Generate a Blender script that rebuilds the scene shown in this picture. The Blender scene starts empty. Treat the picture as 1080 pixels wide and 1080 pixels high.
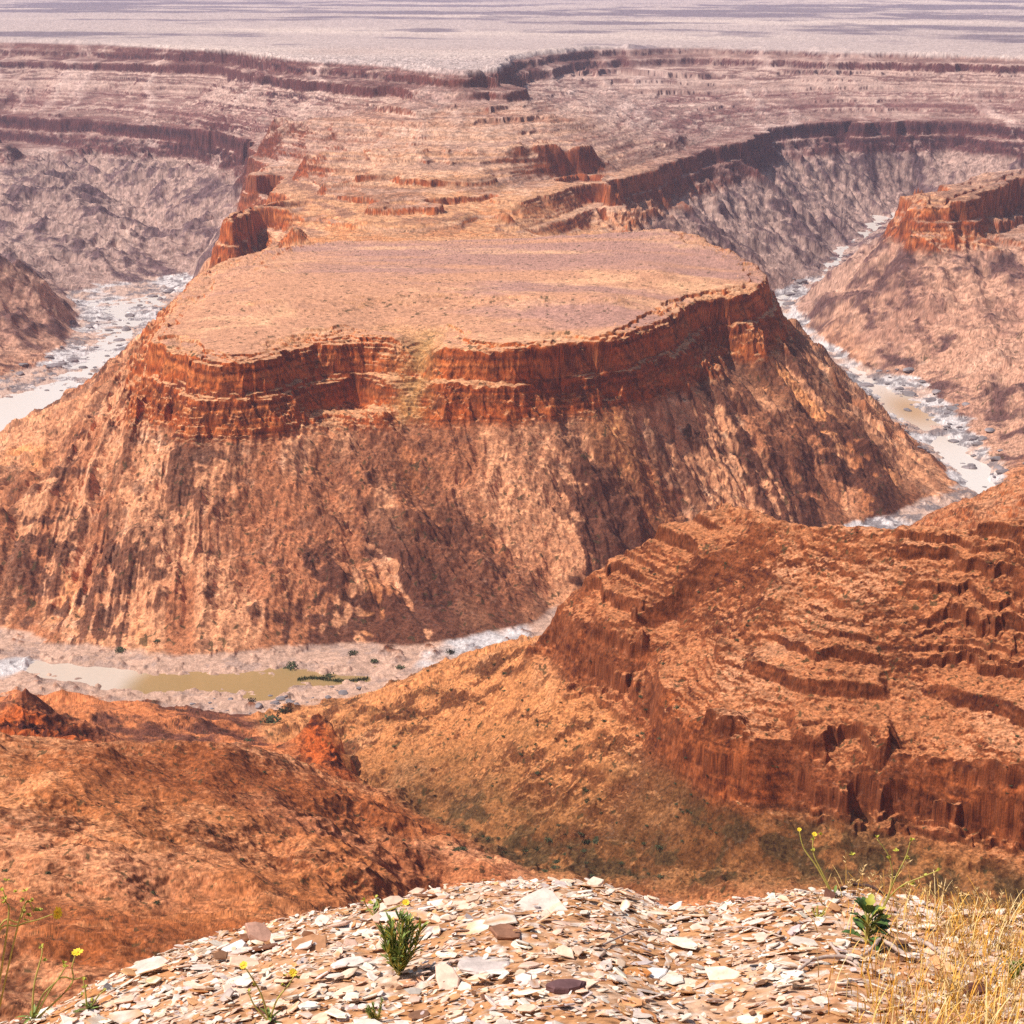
import bpy, bmesh, math, random, time
import numpy as np
from concurrent.futures import ThreadPoolExecutor
from mathutils import Vector, Matrix

T00 = time.time()
random.seed(7)
C = bpy.context.scene.collection
F32 = np.float32

# ------------------------------------------------------------------ survey frame
# camera stands at the origin on the canyon rim; a survey sight (u, v) with a known level z gives a place
FPX = 2015.0
PITCH = math.atan(570.0 / FPX)
CP, SP = math.cos(PITCH), math.sin(PITCH)

def P(u, v, z):
    a = (u - 540.0) / FPX
    b = -(v - 540.0) / FPX
    dx, dy, dz = a, CP + b * SP, -SP + b * CP
    k = z / dz
    return (dx * k, dy * k, z)

def D(u, d, z):
    p = math.atan2((u - 540.0) / FPX, 0.962)
    return (d * math.sin(p), d * math.cos(p), z)

# ------------------------------------------------------------------ noise
_rng = np.random.default_rng(11)
_TAB = [_rng.uniform(-1, 1, (256, 256)).astype(F32) for _ in range(16)]

def vnoise(x, y, seed=0):
    x = np.asarray(x, F32) + F32(seed * 37.31); y = np.asarray(y, F32) + F32(seed * 91.7)
    T = _TAB[seed % 16]
    xf = np.floor(x); yf = np.floor(y)
    fx = x - xf; fy = y - yf
    xi = xf.astype(np.int32) & 255; yi = yf.astype(np.int32) & 255
    xj = (xi + 1) & 255; yj = (yi + 1) & 255
    fx = fx * fx * (3 - 2 * fx); fy = fy * fy * (3 - 2 * fy)
    a = T[yi, xi]; b = T[yi, xj]; c = T[yj, xi]; d = T[yj, xj]
    a = a + (b - a) * fx
    c = c + (d - c) * fx
    return a + (c - a) * fy

_CR, _SR = F32(math.cos(0.62)), F32(math.sin(0.62))
def fbm(x, y, octv, seed=0, gain=0.5):
    s = 0; a = 1.0; n = 0
    x = np.asarray(x, F32); y = np.asarray(y, F32)
    for i in range(octv):
        s = s + F32(a) * vnoise(x, y, seed + i); n += a
        a *= gain
        x, y = (x * _CR - y * _SR) * F32(2.03), (x * _SR + y * _CR) * F32(2.03)
    return s / F32(n)

def ridged(x, y, octv, seed=0, gain=0.55):
    s = 0; a = 1.0; n = 0
    x = np.asarray(x, F32); y = np.asarray(y, F32)
    for i in range(octv):
        s = s + F32(a) * (1 - 2.2 * np.abs(vnoise(x, y, seed + i))); n += a
        a *= gain
        x, y = (x * _CR - y * _SR) * F32(2.07), (x * _SR + y * _CR) * F32(2.07)
    return s / F32(n)

def sstep(a, b, x):
    t = np.clip((x - a) / (b - a), 0, 1)
    return t * t * (3 - 2 * t)

# ------------------------------------------------------------------ levels along surveyed lines
LINES = []
def L(z, *pts):
    out = []
    for p in pts:
        if len(p) == 2: out.append(P(p[0], p[1], z))
        elif p[0] == 'd': out.append(D(p[1], p[2], p[3]))
        else: out.append(P(*p))
    LINES.append(out)

# mesa: cap edge, foot of its cliffs, foot of its slopes
L(-308, (163,354),(190,350),(206,354),(216,369),(240,374),(262,373),(274,368),(284,357),(330,348),(375,338),(430,332),(468,333),(486,345),(500,358),
  (545,362),(600,356),(645,348),(668,338),(690,319),(720,312),(750,306),(784,300),(792,289),(768,274),(738,262),(715,247),
  (690,241),(640,246),(590,251),(540,257),(480,257),(420,256),(360,254),(318,259),(296,268),(268,280),(222,291),(213,304),(192,325),(172,342),(163,354))
L(-296, (262,316),(330,314),(420,310),(470,308),(560,312),(650,311)); L(-297, (275,281),(330,279),(310,291),(268,304)); L(-305, (208,312),(205,330),(232,337),(290,334),(340,331)); L(-304.5, (380,327),(470,323),(560,328),(650,326))
L(-297, (330,290),(450,276),(560,280),(670,275),(700,290))
L(-369, (205,305),(176,340),(146,385),(140,424),(160,436),(180,452),(207,457),(238,459),(290,456),(308,450),(328,438),(375,427),(410,440),(460,441),(500,445),(545,444),(615,424),(650,428),(676,422),(702,412),
  (733,401),(738,382),(760,372),(797,372),('d',822,2010,-369),('d',808,2160,-369),('d',775,2330,-369),('d',735,2480,-369),('d',700,2600,-369),('d',660,2700,-368))
L(-334, ('d',320,2470,-330),('d',400,2480,-326),('d',480,2480,-328),('d',560,2480,-332),('d',630,2500,-340))
L(-496.5, (-260,640),(-120,660),(0,671),(60,683),(130,691),(200,692),(290,684),(345,686),(400,691),(470,688),(540,668),(575,652),(650,630),(760,594),(900,558),
  (945,547),(1004,522),(1006,505),(984,480),(940,445),(900,404),(868,376),(834,350),(806,322))
L(-440, (-260,560),(-100,560)); L(-425, (0,540),(70,492)); L(-385, (110,452),(135,432))
# neck behind the mesa
L(-322, (247,240),(255,232),(270,226),(300,221),(330,217)); L(-369, (245,281),(258,278),(276,262))
L(-308, (273,181),(282,178),(300,177),(330,179),(360,184)); L(-368, (277,219),(290,222))
L(0, ('d',400,2540,-322),(400,218,-309),(470,222,-312)); L(-291, (345,190),(420,191),(510,188)); L(-266, (320,158),(430,161),(560,157),(610,154)); L(-245, (290,124),(360,128),(440,133),(560,128)
 ,(610,125))
L(0, (300,200,-318),(360,204,-311)); 
L(-318, (525,215),(545,209),(570,198),(600,190),(630,190),(646,202)); L(0, (545,250,-350),(575,252,-356),(610,246,-365),(652,229,-364),(690,223,-369),(720,207,-369))
L(-334, (646,202,-325),(690,188,-328),(720,179,-335),(750,168),(793,158,-330),(806,137,-318),(845,127,-308),(900,131,-316),(1000,132,-325),(1080,131,-312),(1300,140,-310),(1700,152,-310))
L(-369, (720,207),(750,196),(793,183),(815,170),(845,163),(900,156),(1000,157),(1080,165),(1300,172),(1700,185))
L(0, (640,172,-300),(720,145,-296))
# left far wall
L(-312, (-700,124),(-300,120),(0,118),(60,121,-308),(100,122,-308),(150,126,-308),(200,132,-308),(240,140,-308),(264,148,-308),(272,165,-308))
L(-369, (-700,158),(-300,152),(0,148),(50,152),(100,158),(150,162),(200,166),(240,174),(262,186),(268,200))
# upper rim
L(0, (-900,44,-165),(-300,40,-165),(0,41,-165),(120,45,-168),(240,52,-170),(310,61,-172),(440,66,-172),(465,75,-175),(520,76,-175),(542,58,-178),(620,51,-182),(730,47,-182),
  (810,51,-186),(950,56,-190),(1080,60,-192),(1400,66,-195),(1900,72,-195))
L(0, (-900,66,-210),(-300,63,-210),(0,63,-210),(120,67,-212),(240,74,-215),(310,88,-215),(440,103,-222),(470,113,-224),(520,105,-224),(548,90,-226),(620,72,-225),(730,70,-228),
  (810,74,-232),(950,80,-236),(1080,84,-238),(1400,92,-240),(1900,100,-240))
L(0, (0,92,-262),(120,96,-266),(220,104,-270)); L(0, (640,100,-262),(800,102,-275),(950,105,-280),(1080,108,-282))
for dd, zz in ((6000,-168),(8000,-168),(12000,-164),(20000,-160),(40000,-150),(69000,-140)):
    L(0, *[('d',u,dd + (0 if dd > 6000 else (u-540)*-.1),zz - (14*(u-300)/900 if dd < 12000 else 0)) for u in range(-1500,2600,200)])
# river beds
L(0, (1037,525,-503.5),(985,549,-498.5),(900,572,-499),(760,612,-499),(640,650,-499),(540,690,-498),(450,707,-498),(405,716,-499),(380,719,-502),(300,727,-504),(220,726,-504),(120,714,-503.5),(50,705,-502),(15,704,-498.5),(-150,690,-499),(-350,640,-500),(-440,570,-501),(-300,500,-503),(-120,475,-505),(0,455,-505),(50,426,-504.5),(75,402,-500.8),(100,380,-502),(135,345,-501.4),(110,325,-501),(85,314,-499))
L(0, (155,322,-503),(185,302,-499),(205,286,-495),(225,262,-470),(245,235,-430),(258,206,-395))
L(-503, (1037,525,-504),(1021,500,-506),(1003,475,-505),(985,458,-501),(960,441,-504),(940,424,-503),(925,409,-501),(890,386),(850,357),(824,337),(817,322),(850,300,-500),(885,272,-495),(910,252,-490),(940,228,-484),(962,216,-481),('d',1020,4010,-481),('d',1250,4010,-478),('d',1700,4000,-478))
L(-497, (-320,430),(-120,420),(0,405),(60,382),(80,350),(75,325),(75,310),(140,304),(165,292))
L(-497, (-280,560),(-120,510),(0,479),(60,453),(105,416),(150,371),(195,320),(212,292))
L(-497, (1052,523),(1037,482),(1014,452),(992,422),(967,405),(922,396),(885,379),(850,342),(838,328),(855,308,-494),(895,279,-488),(925,252,-482),(950,233,-477))
L(0, (840,290,-491),(870,266,-485),(905,240,-478),(925,222,-474))
# spurs on the left
L(0, ('d',-700,2900,-309),('d',-400,2900,-309),('d',-250,2900,-312)); L(0, (-150,222,-350),(0,272,-396),(40,300,-432),(74,328,-482))
L(0, ('d',-300,2820,-369),('d',-700,2800,-369))
L(0, (-150,140,-340),(0,176,-376),(60,206,-406),(130,252,-456),(164,288,-494)); L(-309, (-300,135),(-100,135),(-15,136)); L(-369, (-300,172),(-100,168),(16,163))
L(0, (185,258,-480),(140,216,-440),(100,186,-406),(60,171,-388)); L(0, (60,300,-488),(35,272,-462),(-20,236,-440))
# butte on the right and its slopes
L(0, (956,222,-340),(975,238,-345),(1000,232,-338),(1020,213,-320),(1050,198,-315),(1080,188,-313),(1200,184,-312),(1400,184,-312))
L(0, (962,213,-338),(1000,204,-325),(1080,181,-309),(1300,170,-309))
L(-369, ('d',985,3150,-369),('d',955,2990,-369),(950,244),(968,260),(1000,260),(1030,250),(1060,239),(1080,229),(1200,220),(1400,215))
L(0, (1000,262,-372),(992,300,-410),(980,322,-428)); L(-495, (955,404),(985,406))
L(0, (900,330,-460),(940,300,-428)); L(0, (1080,330,-432),(1080,430,-472),(1062,480,-490)); L(0, (1200,300,-390),(1400,280,-360)); L(0, (1300,420,-440),(1500,420,-400)); L(0, (1040,300,-415),(1050,380,-455))
# near side: foot along the river
L(-496, (-300,775),(-120,745),(0,724),(80,733),(150,746),(230,753),(272,752),(330,746),(400,735),(470,712),(520,692),(600,665),(760,624),(900,585),(990,562),(1046,532))
L(0, (1300,470,-330),(1150,500,-370),(1080,514,-402),(1030,526,-432),(985,547,-480)); L(-450, ('d',1080,1180,-400),('d',1000,1240,-440),('d',900,1250,-455))
# right ridge: crest, step, two cliff bands
L(0, (590,632,-341),(612,606,-322),(680,576,-302),(755,545,-286),(770,532,-283),(800,557,-278),(880,560,-272),(960,566,-268),(1020,560,-262),(1080,558,-258),(1300,560,-240),(1700,580,-200))
L(0, (650,668,-336),(690,640,-322),(725,612,-308),(762,582,-292)); L(0, (664,690,-346),(702,663,-333),(742,628,-315))
L(0, (576,650,-349),(592,654,-346),(610,662,-341),(650,670,-338),(690,690,-341),(702,758,-350),(760,775,-343),(800,790,-345),(880,792,-345),(960,800,-342),(1080,832,-343),(1400,900,-330),(1800,950,-320))
L(0, (566,684,-368),(585,698,-368),(610,714,-367),(640,738,-369),(662,742,-368),(690,745,-369),(694,770,-371),(692,802,-372),(740,836,-375),(775,850,-376),(800,852,-372),(880,866,-373),(960,876,-373),(1080,906,-374),(1400,980,-365),(1800,1020,-360))
L(0, (820,640,-303),(900,640,-298),(1000,640,-292),(1080,640,-288)); L(0, (780,715,-328),(860,715,-324),(1000,715,-318),(1080,715,-313))
# ravine
RAV = [(1400,1080,-352),(1080,962,-386),(900,940,-396),(760,930,-409),(640,918,-419),(560,909,-426),(500,887,-437),(440,850,-448),(390,829,-458),(330,796,-473),(280,771,-486),(245,750,-496)]
L(0, *RAV)
L(0, (500,800,-420),(450,760,-446)); L(0, (402,738,-488),(470,707,-451),(540,682,-396))
# left hill, brown knoll, red crags
L(0, (-600,800,-250),(-300,800,-300),(0,792,-341),(100,786,-353),(200,790,-371),(260,797,-388),(310,812,-403))
L(0, (230,850,-352),(60,876,-331)); L(0, (60,888,-324),(130,903,-338),(210,915,-348),(300,925,-366)); L(0, (0,893,-299),(90,900,-310),(170,918,-318),(240,938,-328),(300,960,-336)); L(0, (100,975,-305),(200,985,-318)); L(0, (410,895,-398),(370,945,-362)); L(0, (110,1010,-275),(50,998,-264),(0,990,-258))
L(0, (60,738,-456),(150,742,-456),(220,762,-469),(255,790,-481)); L(0, (150,775,-446),(60,770,-430))
L(0, (12,730,-408),(28,732,-406),(60,744,-416),(98,790,-433)); L(0, (5,775,-415),(50,790,-424))
L(0, (326,768,-432),(341,757,-428),(358,772,-435),(372,800,-446)); L(0, (310,800,-437),(345,815,-452),(378,826,-459))
# ground falling from the lookout
for dd, zz in ((12,-8.5),(20,-14),(60,-44),(120,-85),(200,-138),(400,-248)):
    L(0, *[('d',u,dd,zz*(1 if dd<300 else (1.0 - .08*math.exp(-((u-200)/300)**2)))) for u in range(-1500,2600,150)])
L(0, ('d',480,790,-428),('d',560,740,-426),('d',640,715,-422),('d',720,690,-412)); L(0, ('d',540,600,-346),('d',640,620,-350),('d',900,620,-348)); L(0, ('d',0,300,-196),('d',200,320,-208))
L(0, ('d',-700,800,-300),('d',-900,1100,-420)); L(0, ('d',1700,700,-260),('d',1900,900,-240),('d',2000,1300,-300))

# ------------------------------------------------------------------ membrane through those lines on a log-polar grid
PH0, PH1, DPH = -0.76, 0.76, 0.004
LR0, LR1 = math.log(9.0), math.log(72000.0)
NPH = int((PH1 - PH0) / DPH) + 1
NLR = int((LR1 - LR0) / DPH) + 1

def solve():
    acc = np.zeros((NLR, NPH)); cnt = np.zeros((NLR, NPH))
    for ln in LINES:
        pts = np.array(ln, float)
        ph = np.arctan2(pts[:,0], pts[:,1]); lr = np.log(np.hypot(pts[:,0], pts[:,1]))
        seg = []
        if len(pts) == 1: seg.append((ph, lr, pts[:,2]))
        for i in range(len(pts) - 1):
            n = int(max(abs(ph[i+1]-ph[i]), abs(lr[i+1]-lr[i])) / DPH * 2) + 2
            t = np.linspace(0, 1, n)
            x = pts[i,0] + (pts[i+1,0]-pts[i,0])*t; y = pts[i,1] + (pts[i+1,1]-pts[i,1])*t
            seg.append((np.arctan2(x, y), np.log(np.hypot(x, y)), pts[i,2] + (pts[i+1,2]-pts[i,2])*t))
        for a, b, z in seg:
            ii = np.rint((b - LR0)/DPH).astype(int); jj = np.rint((a - PH0)/DPH).astype(int)
            ok = (ii >= 0) & (ii < NLR) & (jj >= 0) & (jj < NPH)
            np.add.at(acc, (ii[ok], jj[ok]), z[ok]); np.add.at(cnt, (ii[ok], jj[ok]), 1)
    lev = [(acc, cnt)]
    while min(lev[-1][0].shape) > 12:
        a, c = lev[-1]
        w = np.minimum(c, 1); v = np.where(c > 0, a / np.maximum(c, 1), 0)
        if len(lev) > 1: v, w = a / np.maximum(c, 1e-9) * (c > 0), np.minimum(c, 1)
        h, k = (a.shape[0]+1)//2*2, (a.shape[1]+1)//2*2
        vp = np.zeros((h, k)); wp = np.zeros((h, k)); vp[:a.shape[0], :a.shape[1]] = v*w; wp[:a.shape[0], :a.shape[1]] = w
        a2 = vp[0::2,0::2]+vp[1::2,0::2]+vp[0::2,1::2]+vp[1::2,1::2]
        c2 = wp[0::2,0::2]+wp[1::2,0::2]+wp[0::2,1::2]+wp[1::2,1::2]
        lev.append((a2, c2))
    z = None
    for li in range(len(lev)-1, -1, -1):
        a, c = lev[li]
        m = c > 0
        v = np.where(m, a/np.maximum(c, 1e-9), 0)
        if z is None: z = np.full(a.shape, v[m].mean())
        else:
            z = np.repeat(np.repeat(z, 2, 0), 2, 1)[:a.shape[0], :a.shape[1]]
        z = z.copy()
        for it in range(240 if li > 2 else 90):
            z[m] = v[m]
            p = np.pad(z, 1, mode='edge')
            z = (p[:-2,1:-1]+p[2:,1:-1]+p[1:-1,:-2]+p[1:-1,2:])*0.25
        z = np.where(m, v*.8+z*.2, z)
    return z.astype(F32)

BASE = solve()

def base(ph, lr):
    a = np.clip((lr - LR0)/DPH, 0, NLR-1.001); b = np.clip((ph - PH0)/DPH, 0, NPH-1.001)
    i = a.astype(np.int32); j = b.astype(np.int32)
    fa = (a - i).astype(F32); fb = (b - j).astype(F32)
    z0 = BASE[i,j]*(1-fb)+BASE[i,j+1]*fb; z1 = BASE[i+1,j]*(1-fb)+BASE[i+1,j+1]*fb
    return z0*(1-fa)+z1*fa

# bed tables: hard beds stand as risers, soft ones as benches
def bed_table(z0, z1, tmin, tmax, rnd, a=.2, b=.8):
    zi, zo = [z0-400, z0], [z0-400, z0]
    z = z0
    while z < z1:
        t = rnd.uniform(tmin, tmax); k = rnd.uniform(.7, 1.25)
        zi += [z + t*a*k, z + t]; zo += [z + t*min(.92, b*k), z + t]
        z += t
    zi.append(z+400); zo.append(z+400)
    return np.array(zi), np.array(zo)
BEDS = bed_table(-298, -160, 5, 15, random.Random(3))
NBEDS = bed_table(-380, -190, 4.5, 19, random.Random(8), .12, .80)
FBEDS = bed_table(-326, -226, 6, 17, random.Random(17), .06, .66)
STEP_I = np.array([-900,-310,-305,-302.5,-295,0.]); STEP_O = np.array([-900,-310,-309.3,-298.5,-296.5,0.])
NB_I = np.array([-800,-374,-371,-357,-350,-341,-329,0.]); NB_O = np.array([-800,-374,-371,-345,-340,-336,-329,0.])
FINE = bed_table(-480, -160, 1.5, 4.6, random.Random(5), .17, .74)
BAND_I = np.array([-800,-374,-371,-357,-349,-337,-330,-317,-311,  -226,-222,-212,-203,-196,-188,-180,-172,-165, 0.])
BAND_O = np.array([-800,-374,-370,-342,-339,-314,-312,-311.3,-310.6,  -226,-208,-204,-201,-186,-184,-174,-171,-165, 0.])

_front = np.array([P(u,v,-500) for u,v in ((-350,640),(-150,690),(0,703),(50,705),(120,716),(220,728),(300,728),(385,719),(450,706),(540,690),(640,650),(760,612),(900,572),(985,549),(1037,525),(1060,505),(1300,470))])
_fph = np.arctan2(_front[:,0], _front[:,1]); _fr = np.hypot(_front[:,0], _front[:,1])
_rv = np.array([P(*p) for p in RAV]); _rph = np.arctan2(_rv[:,0], _rv[:,1]); _rr = np.hypot(_rv[:,0], _rv[:,1])
MCX, MCY = 20.0, 1960.0

def rim_z(ph): return np.interp(ph, [-.27,-.1,0,.1,.27,.5], [-165,-171,-176,-182,-191,-196]).astype(F32)

def regions(x, y):
    ph = np.arctan2(x, y); r = np.hypot(x, y)
    rf = np.interp(ph, _fph, _fr)
    near = sstep(40, -40, r - rf)
    # right of the ravine, where the layered rock stands
    o = np.argsort(_rr)
    phr = np.interp(r, _rr[o], _rph[o])
    o2 = np.argsort(_rph)
    right = near*sstep(-55, -8, r - np.interp(ph, _rph[o2], _rr[o2]))*sstep(-.155, -.135, ph)
    far = sstep(2450, 3000, r)
    return ph, r, near, right, far

_ch = [P(474,334,-308), P(455,380,-338), P(432,436,-366)]
def chute(x, y):
    m = 0
    for a, b in zip(_ch[:-1], _ch[1:]):
        dx, dy = b[0]-a[0], b[1]-a[1]
        t = np.clip(((x-a[0])*dx+(y-a[1])*dy)/(dx*dx+dy*dy), 0, 1)
        d2 = (x-a[0]-dx*t)**2 + (y-a[1]-dy*t)**2
        m = np.maximum(m, np.exp(-d2/(15.0**2)))
    return m

def height(x, y, detail=True):
    x = np.asarray(x, F32); y = np.asarray(y, F32)
    ph, r, near, right, far = regions(x, y)
    lr = np.log(r)
    # wandering outlines
    s1 = np.where(near > .5, 55, 110).astype(F32)
    a1 = (near*5 + (1-near)*(1-far)*9 + far*17)*np.clip(r/500, 0, 1)
    w1 = fbm(x/90, y/90, 3, 1); w2 = fbm(x/90, y/90, 3, 5)
    w3 = fbm(x/24, y/24, 3, 9)*np.clip(r/500, 0, 1)
    wr = a1*w1*2.2 + w3*(3.5*(1-.5*near) + 6*far); wt = a1*.7*w2*2 + w3*3
    zb = base(ph + wt/r, lr + np.log1p(np.clip(wr/r, -.3, .3)))
    z = zb.copy()
    e = F32(0.006)
    gs = np.hypot(base(ph+e, lr)-base(ph-e, lr), base(ph, lr+e)-base(ph, lr-e))/(2*e*r)   # steepness of the land there
    plat = sstep(.05, .16, gs)                                   # 0 on table tops and river flats
    up = sstep(-497, -470, zb)
    # --- ribs and chutes of the lower slopes
    th = np.arctan2(x-MCX, y-MCY); rho = np.hypot(x-MCX, y-MCY)
    gn = sstep(-352, -385, zb)
    lean = np.where(x > MCX-60, .55, .12).astype(F32)
    s_m = th*rho.clip(250, 900) + 0
    # foliation ribs of the mesa: run down and to the right on the right half
    q = (x*.93 + y*.42 + fbm(x/140, y/140, 2, 3)*30 + fbm(x/40, y/40, 2, 9)*9)
    q2 = (-x*.42 + y*.93)
    rib1 = ridged(q/52, q2/260, 2, 2); rib2 = ridged(q/12, q2/80, 2, 4)
    qv = x + .22*y*sstep(-350, -80, x) - .2*y*sstep(-250, -450, x) + fbm(x/160, y/160, 2, 6)*40 + fbm(x/40, y/40, 2, 9)*10
    rb1 = ridged(qv/64, y/170, 2, 7); rb2 = ridged(qv/21, y/60, 2, 8)
    mr = sstep(-260, -110, x - MCX)
    rib = (rib1*mr + rb1*(1-mr)); ribf = (rib2*mr + rb2*(1-mr))
    # far and side walls: gullies of their own
    ql = (x*.75 + y*.66); ql2 = (-x*.66 + y*.75)
    g1 = ridged(ql/70 + fbm(x/200,y/200,2,12), ql2/190, 3, 3); g2 = ridged(x/26, y/90, 2, 9)
    mesaw = (1-near)*(1-far)*sstep(900, 700, rho)
    oth = (1-near)*(1-mesaw)
    brk = sstep(-.2, .25, fbm(x/85, y/120, 3, 13))
    rough1 = ridged(x/42 + w1, y/42, 4, 12)
    z = z + up*gn*plat*(mesaw*((rib*10.5 + ribf*2.8)*(.5 + .5*brk)*(.7 + .3*mr) + rough1*7) + oth*(g1*15 + g2*4 + rough1*4.5))
    # scree chutes of the upper far slopes
    ups = sstep(-372, -330, zb)*plat*oth
    z = z + ups*(ridged(x/85 + w1*(1-.6*far), y/(400 + 500*far), 3, 10)*(5 + 2*far))
    # near ground
    n1 = ridged(x/70 + w1*.6, y/70 + w2*.6, 3, 11); n2 = ridged(x/19 + w3*.4, y/19, 3, 13)
    nearr = near*sstep(120, 420, r)
    left = nearr*(1-right)
    tal = sstep(-366, -380, zb)
    z = z + nearr*right*up*(ridged(x/105 + w1*.7, y/150 + w2*.5, 2, 11)*6.0*(1-tal) + tal*(n1*8 + n2*3.6)) + left*up*(n1*4.5 + n2*1.0 + (ridged((x*.8+y*.6)/120 + w2*.5, (y*.8-x*.6)/260, 2, 5)-.35)*11*sstep(960, 820, r))
    knob = np.exp(-(((ph-.1135)/.014)**2 + ((r-1018)/20)**2))
    z = z + near*knob*(ridged(x/12, y/14, 3, 4)*3.5 + 3)
    crag = np.exp(-(((ph+.1025)/.0135)**2 + ((r-1040)/26)**2)) + np.exp(-(((ph+.262)/.034)**2 + ((r-1030)/36)**2))
    z = z + left*crag*(ridged(x/11, y/14, 3, 4)*7 + 9)
    cragb = left*np.exp(-((ph+.085 + w2*.03)/.045)**2)*sstep(620, 700, r)*sstep(960, 880, r)
    z = z + cragb*(ridged(x/26, y/30, 3, 6)*5 + ridged(x/9, y/10, 2, 2)*2)
    # --- bedding
    wob = fbm(x/300, y/300, 2, 14)*3 + w3*1.2*(1-.6*near)
    sed = sstep(-384, -368, z)*(1 - (1-near)*sstep(-309.5, -306, zb)*sstep(2400, 2350, r)*sstep(1480, 1560, r))
    vert = (1-.65*far)*(.35 + .9*sstep(-.4, .5, fbm(x/45, y/45, 2, 7)))*(ridged(x/17 + w3*.5, y/17, 2, 15)*5*(1+.6*near) + ridged(x/6.5, y/6.5, 2, 11)*2.2)*sstep(.25, .7, gs)*sstep(0, -5, z - np.where(far > .5, rim_z(ph) - 2, -308 + 200*near))*(1 - .88*near*sstep(1.1, .7, gs))           # joints in the cliffs
    zi = z + wob + vert*sed*(1-far*.3)
    wsed = sed*np.maximum((1-near), right*.8)*sstep(.03, .1, gs + 0*z)
    zt = np.interp(zi, BAND_I, BAND_O).astype(F32)
    ztn = np.interp(zi, NB_I, NB_O).astype(F32)
    kc = (1 - .7*chute(x, y))*sstep(.22 - .12*far, .55 - .27*far, gs)
    kn = sstep(-.45, .1, fbm(x/70, y/70, 2, 4) + .3*vnoise(x/16, y/16, 8))
    zt = zi + (zt*(1-near) + ztn*near - zi)*kc*(1 - near*(1-kn)*.8)
    pn = .06 + .94*sstep(-.2, .2, fbm(x/90, y/90, 2, 10) + .75*vnoise(x/21, y/34, 1) - .5*sstep(-314, -288, z)*sstep(60, 160, x))
    zt = zt + (np.interp(zt, *NBEDS).astype(F32) - zt)*near*pn
    pf = sstep(2400, 2560, r)*sstep(-.35, .0, fbm(x/260, y/420, 3, 9))*(1-.8*kc)
    wf2 = fbm(x/420, y/520, 2, 6)*13
    zt = zt + (np.interp(zt + wf2*far, *FBEDS).astype(F32) - wf2*far - zt)*pf*sstep(-328, -322, zt)*sstep(-222, -232, zt)
    mtop = (1-near)*sstep(2450, 2380, r)*sstep(1480, 1520, r)*sstep(-310.4, -309.6, zt)
    wst = fbm(x/50, y/50, 3, 7)*2.6
    zt = zt + (np.interp(zt + wst, STEP_I, STEP_O).astype(F32) - wst*.25 - zt)*mtop*.0*sstep(-.5, 0, fbm(x/120, y/120, 2, 12) + .15)
    zb_ = np.interp(zt, *BEDS).astype(F32); kb = (.75 - .75*near)*(1-.8*far)*sstep(-302, -296, zt + 6*far)*np.maximum(far, sstep(.2, .3, r*0))*np.where(zt < -300, 1, .8); zt = zb_*kb + zt*(1-kb)
    z = z + (zt - wob - z - vert*sed*.55)*wsed
    if detail:
        pw = .08 + .92*sstep(-.15, .25, fbm(x/60, y/110, 3, 6)*.8 + .5*vnoise(x/17, y/40, 3))
        wf = (1-.75*near*sstep(.7, 1.1, gs))*pw*np.maximum((1-near)*sed*.8, right*.55*sed)*sstep(.06, .2, gs)
        wob2 = fbm(x/110, y/110, 2, 2)*1.5 + (x*.02 + y*.006)
        rough = np.clip(plat*.85 + .15, 0, 1)*up + .12*(1-up)
        for lam, sd in ((30, 0), (15, 3), (7.5, 6), (3.8, 9), (1.9, 12), (.95, 15)):
            if lam < 1.5: m = r < 1150
            elif lam < 3: m = r < 2300
            else: m = r < 9000
            amp = F32(lam*(.085 if lam > 5 else .13))*np.where(r < 200, .5, 1)*sstep(25, 150, r)
            amp = amp*((.55 if lam < 5 else .55 - .5*near*right) + (1.05 if lam < 5 else 0)*near*right + (2.1 if lam < 16 else 1.4)*gn*(1-near) + .7*near*(1-.75*right))*(1 - .6*far*(1-gn))
            if lam == 3.8:
                zf = np.interp(z + wob2, *FINE).astype(F32) - wob2
                z = z + (zf - z)*wf*np.where(r < 2600, 1, .5)
            nz = np.zeros_like(z)
            nz[m] = vnoise(x[m]/lam*1.0 + y[m]/lam*.3, y[m]/lam - x[m]/lam*.3, sd)
            z = z + nz*amp*rough
        # stones and hummocks on the river flats
        fl = (1-sstep(-496, -484, z))*sstep(300, 900, r)
        bl = np.maximum(fbm(x/9, y/9, 3, 5) - .12, 0)
        z = z + fl*sstep(-507.5, -499, zb)*(bl*6.0 + fbm(x/28, y/28, 3, 8)*2.3)
    return z
# ------------------------------------------------------------------ the sheet: finer where the land is steep or near
QUAL = 1.2
NR = 2900
_c = np.linspace(-math.radians(17.6), math.radians(17.6), int(1500*QUAL))
_e = np.linspace(math.radians(17.6), .74, int(170*QUAL))[1:]
COLS = np.concatenate([-_e[::-1], _c, _e]).astype(np.float64)

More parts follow.
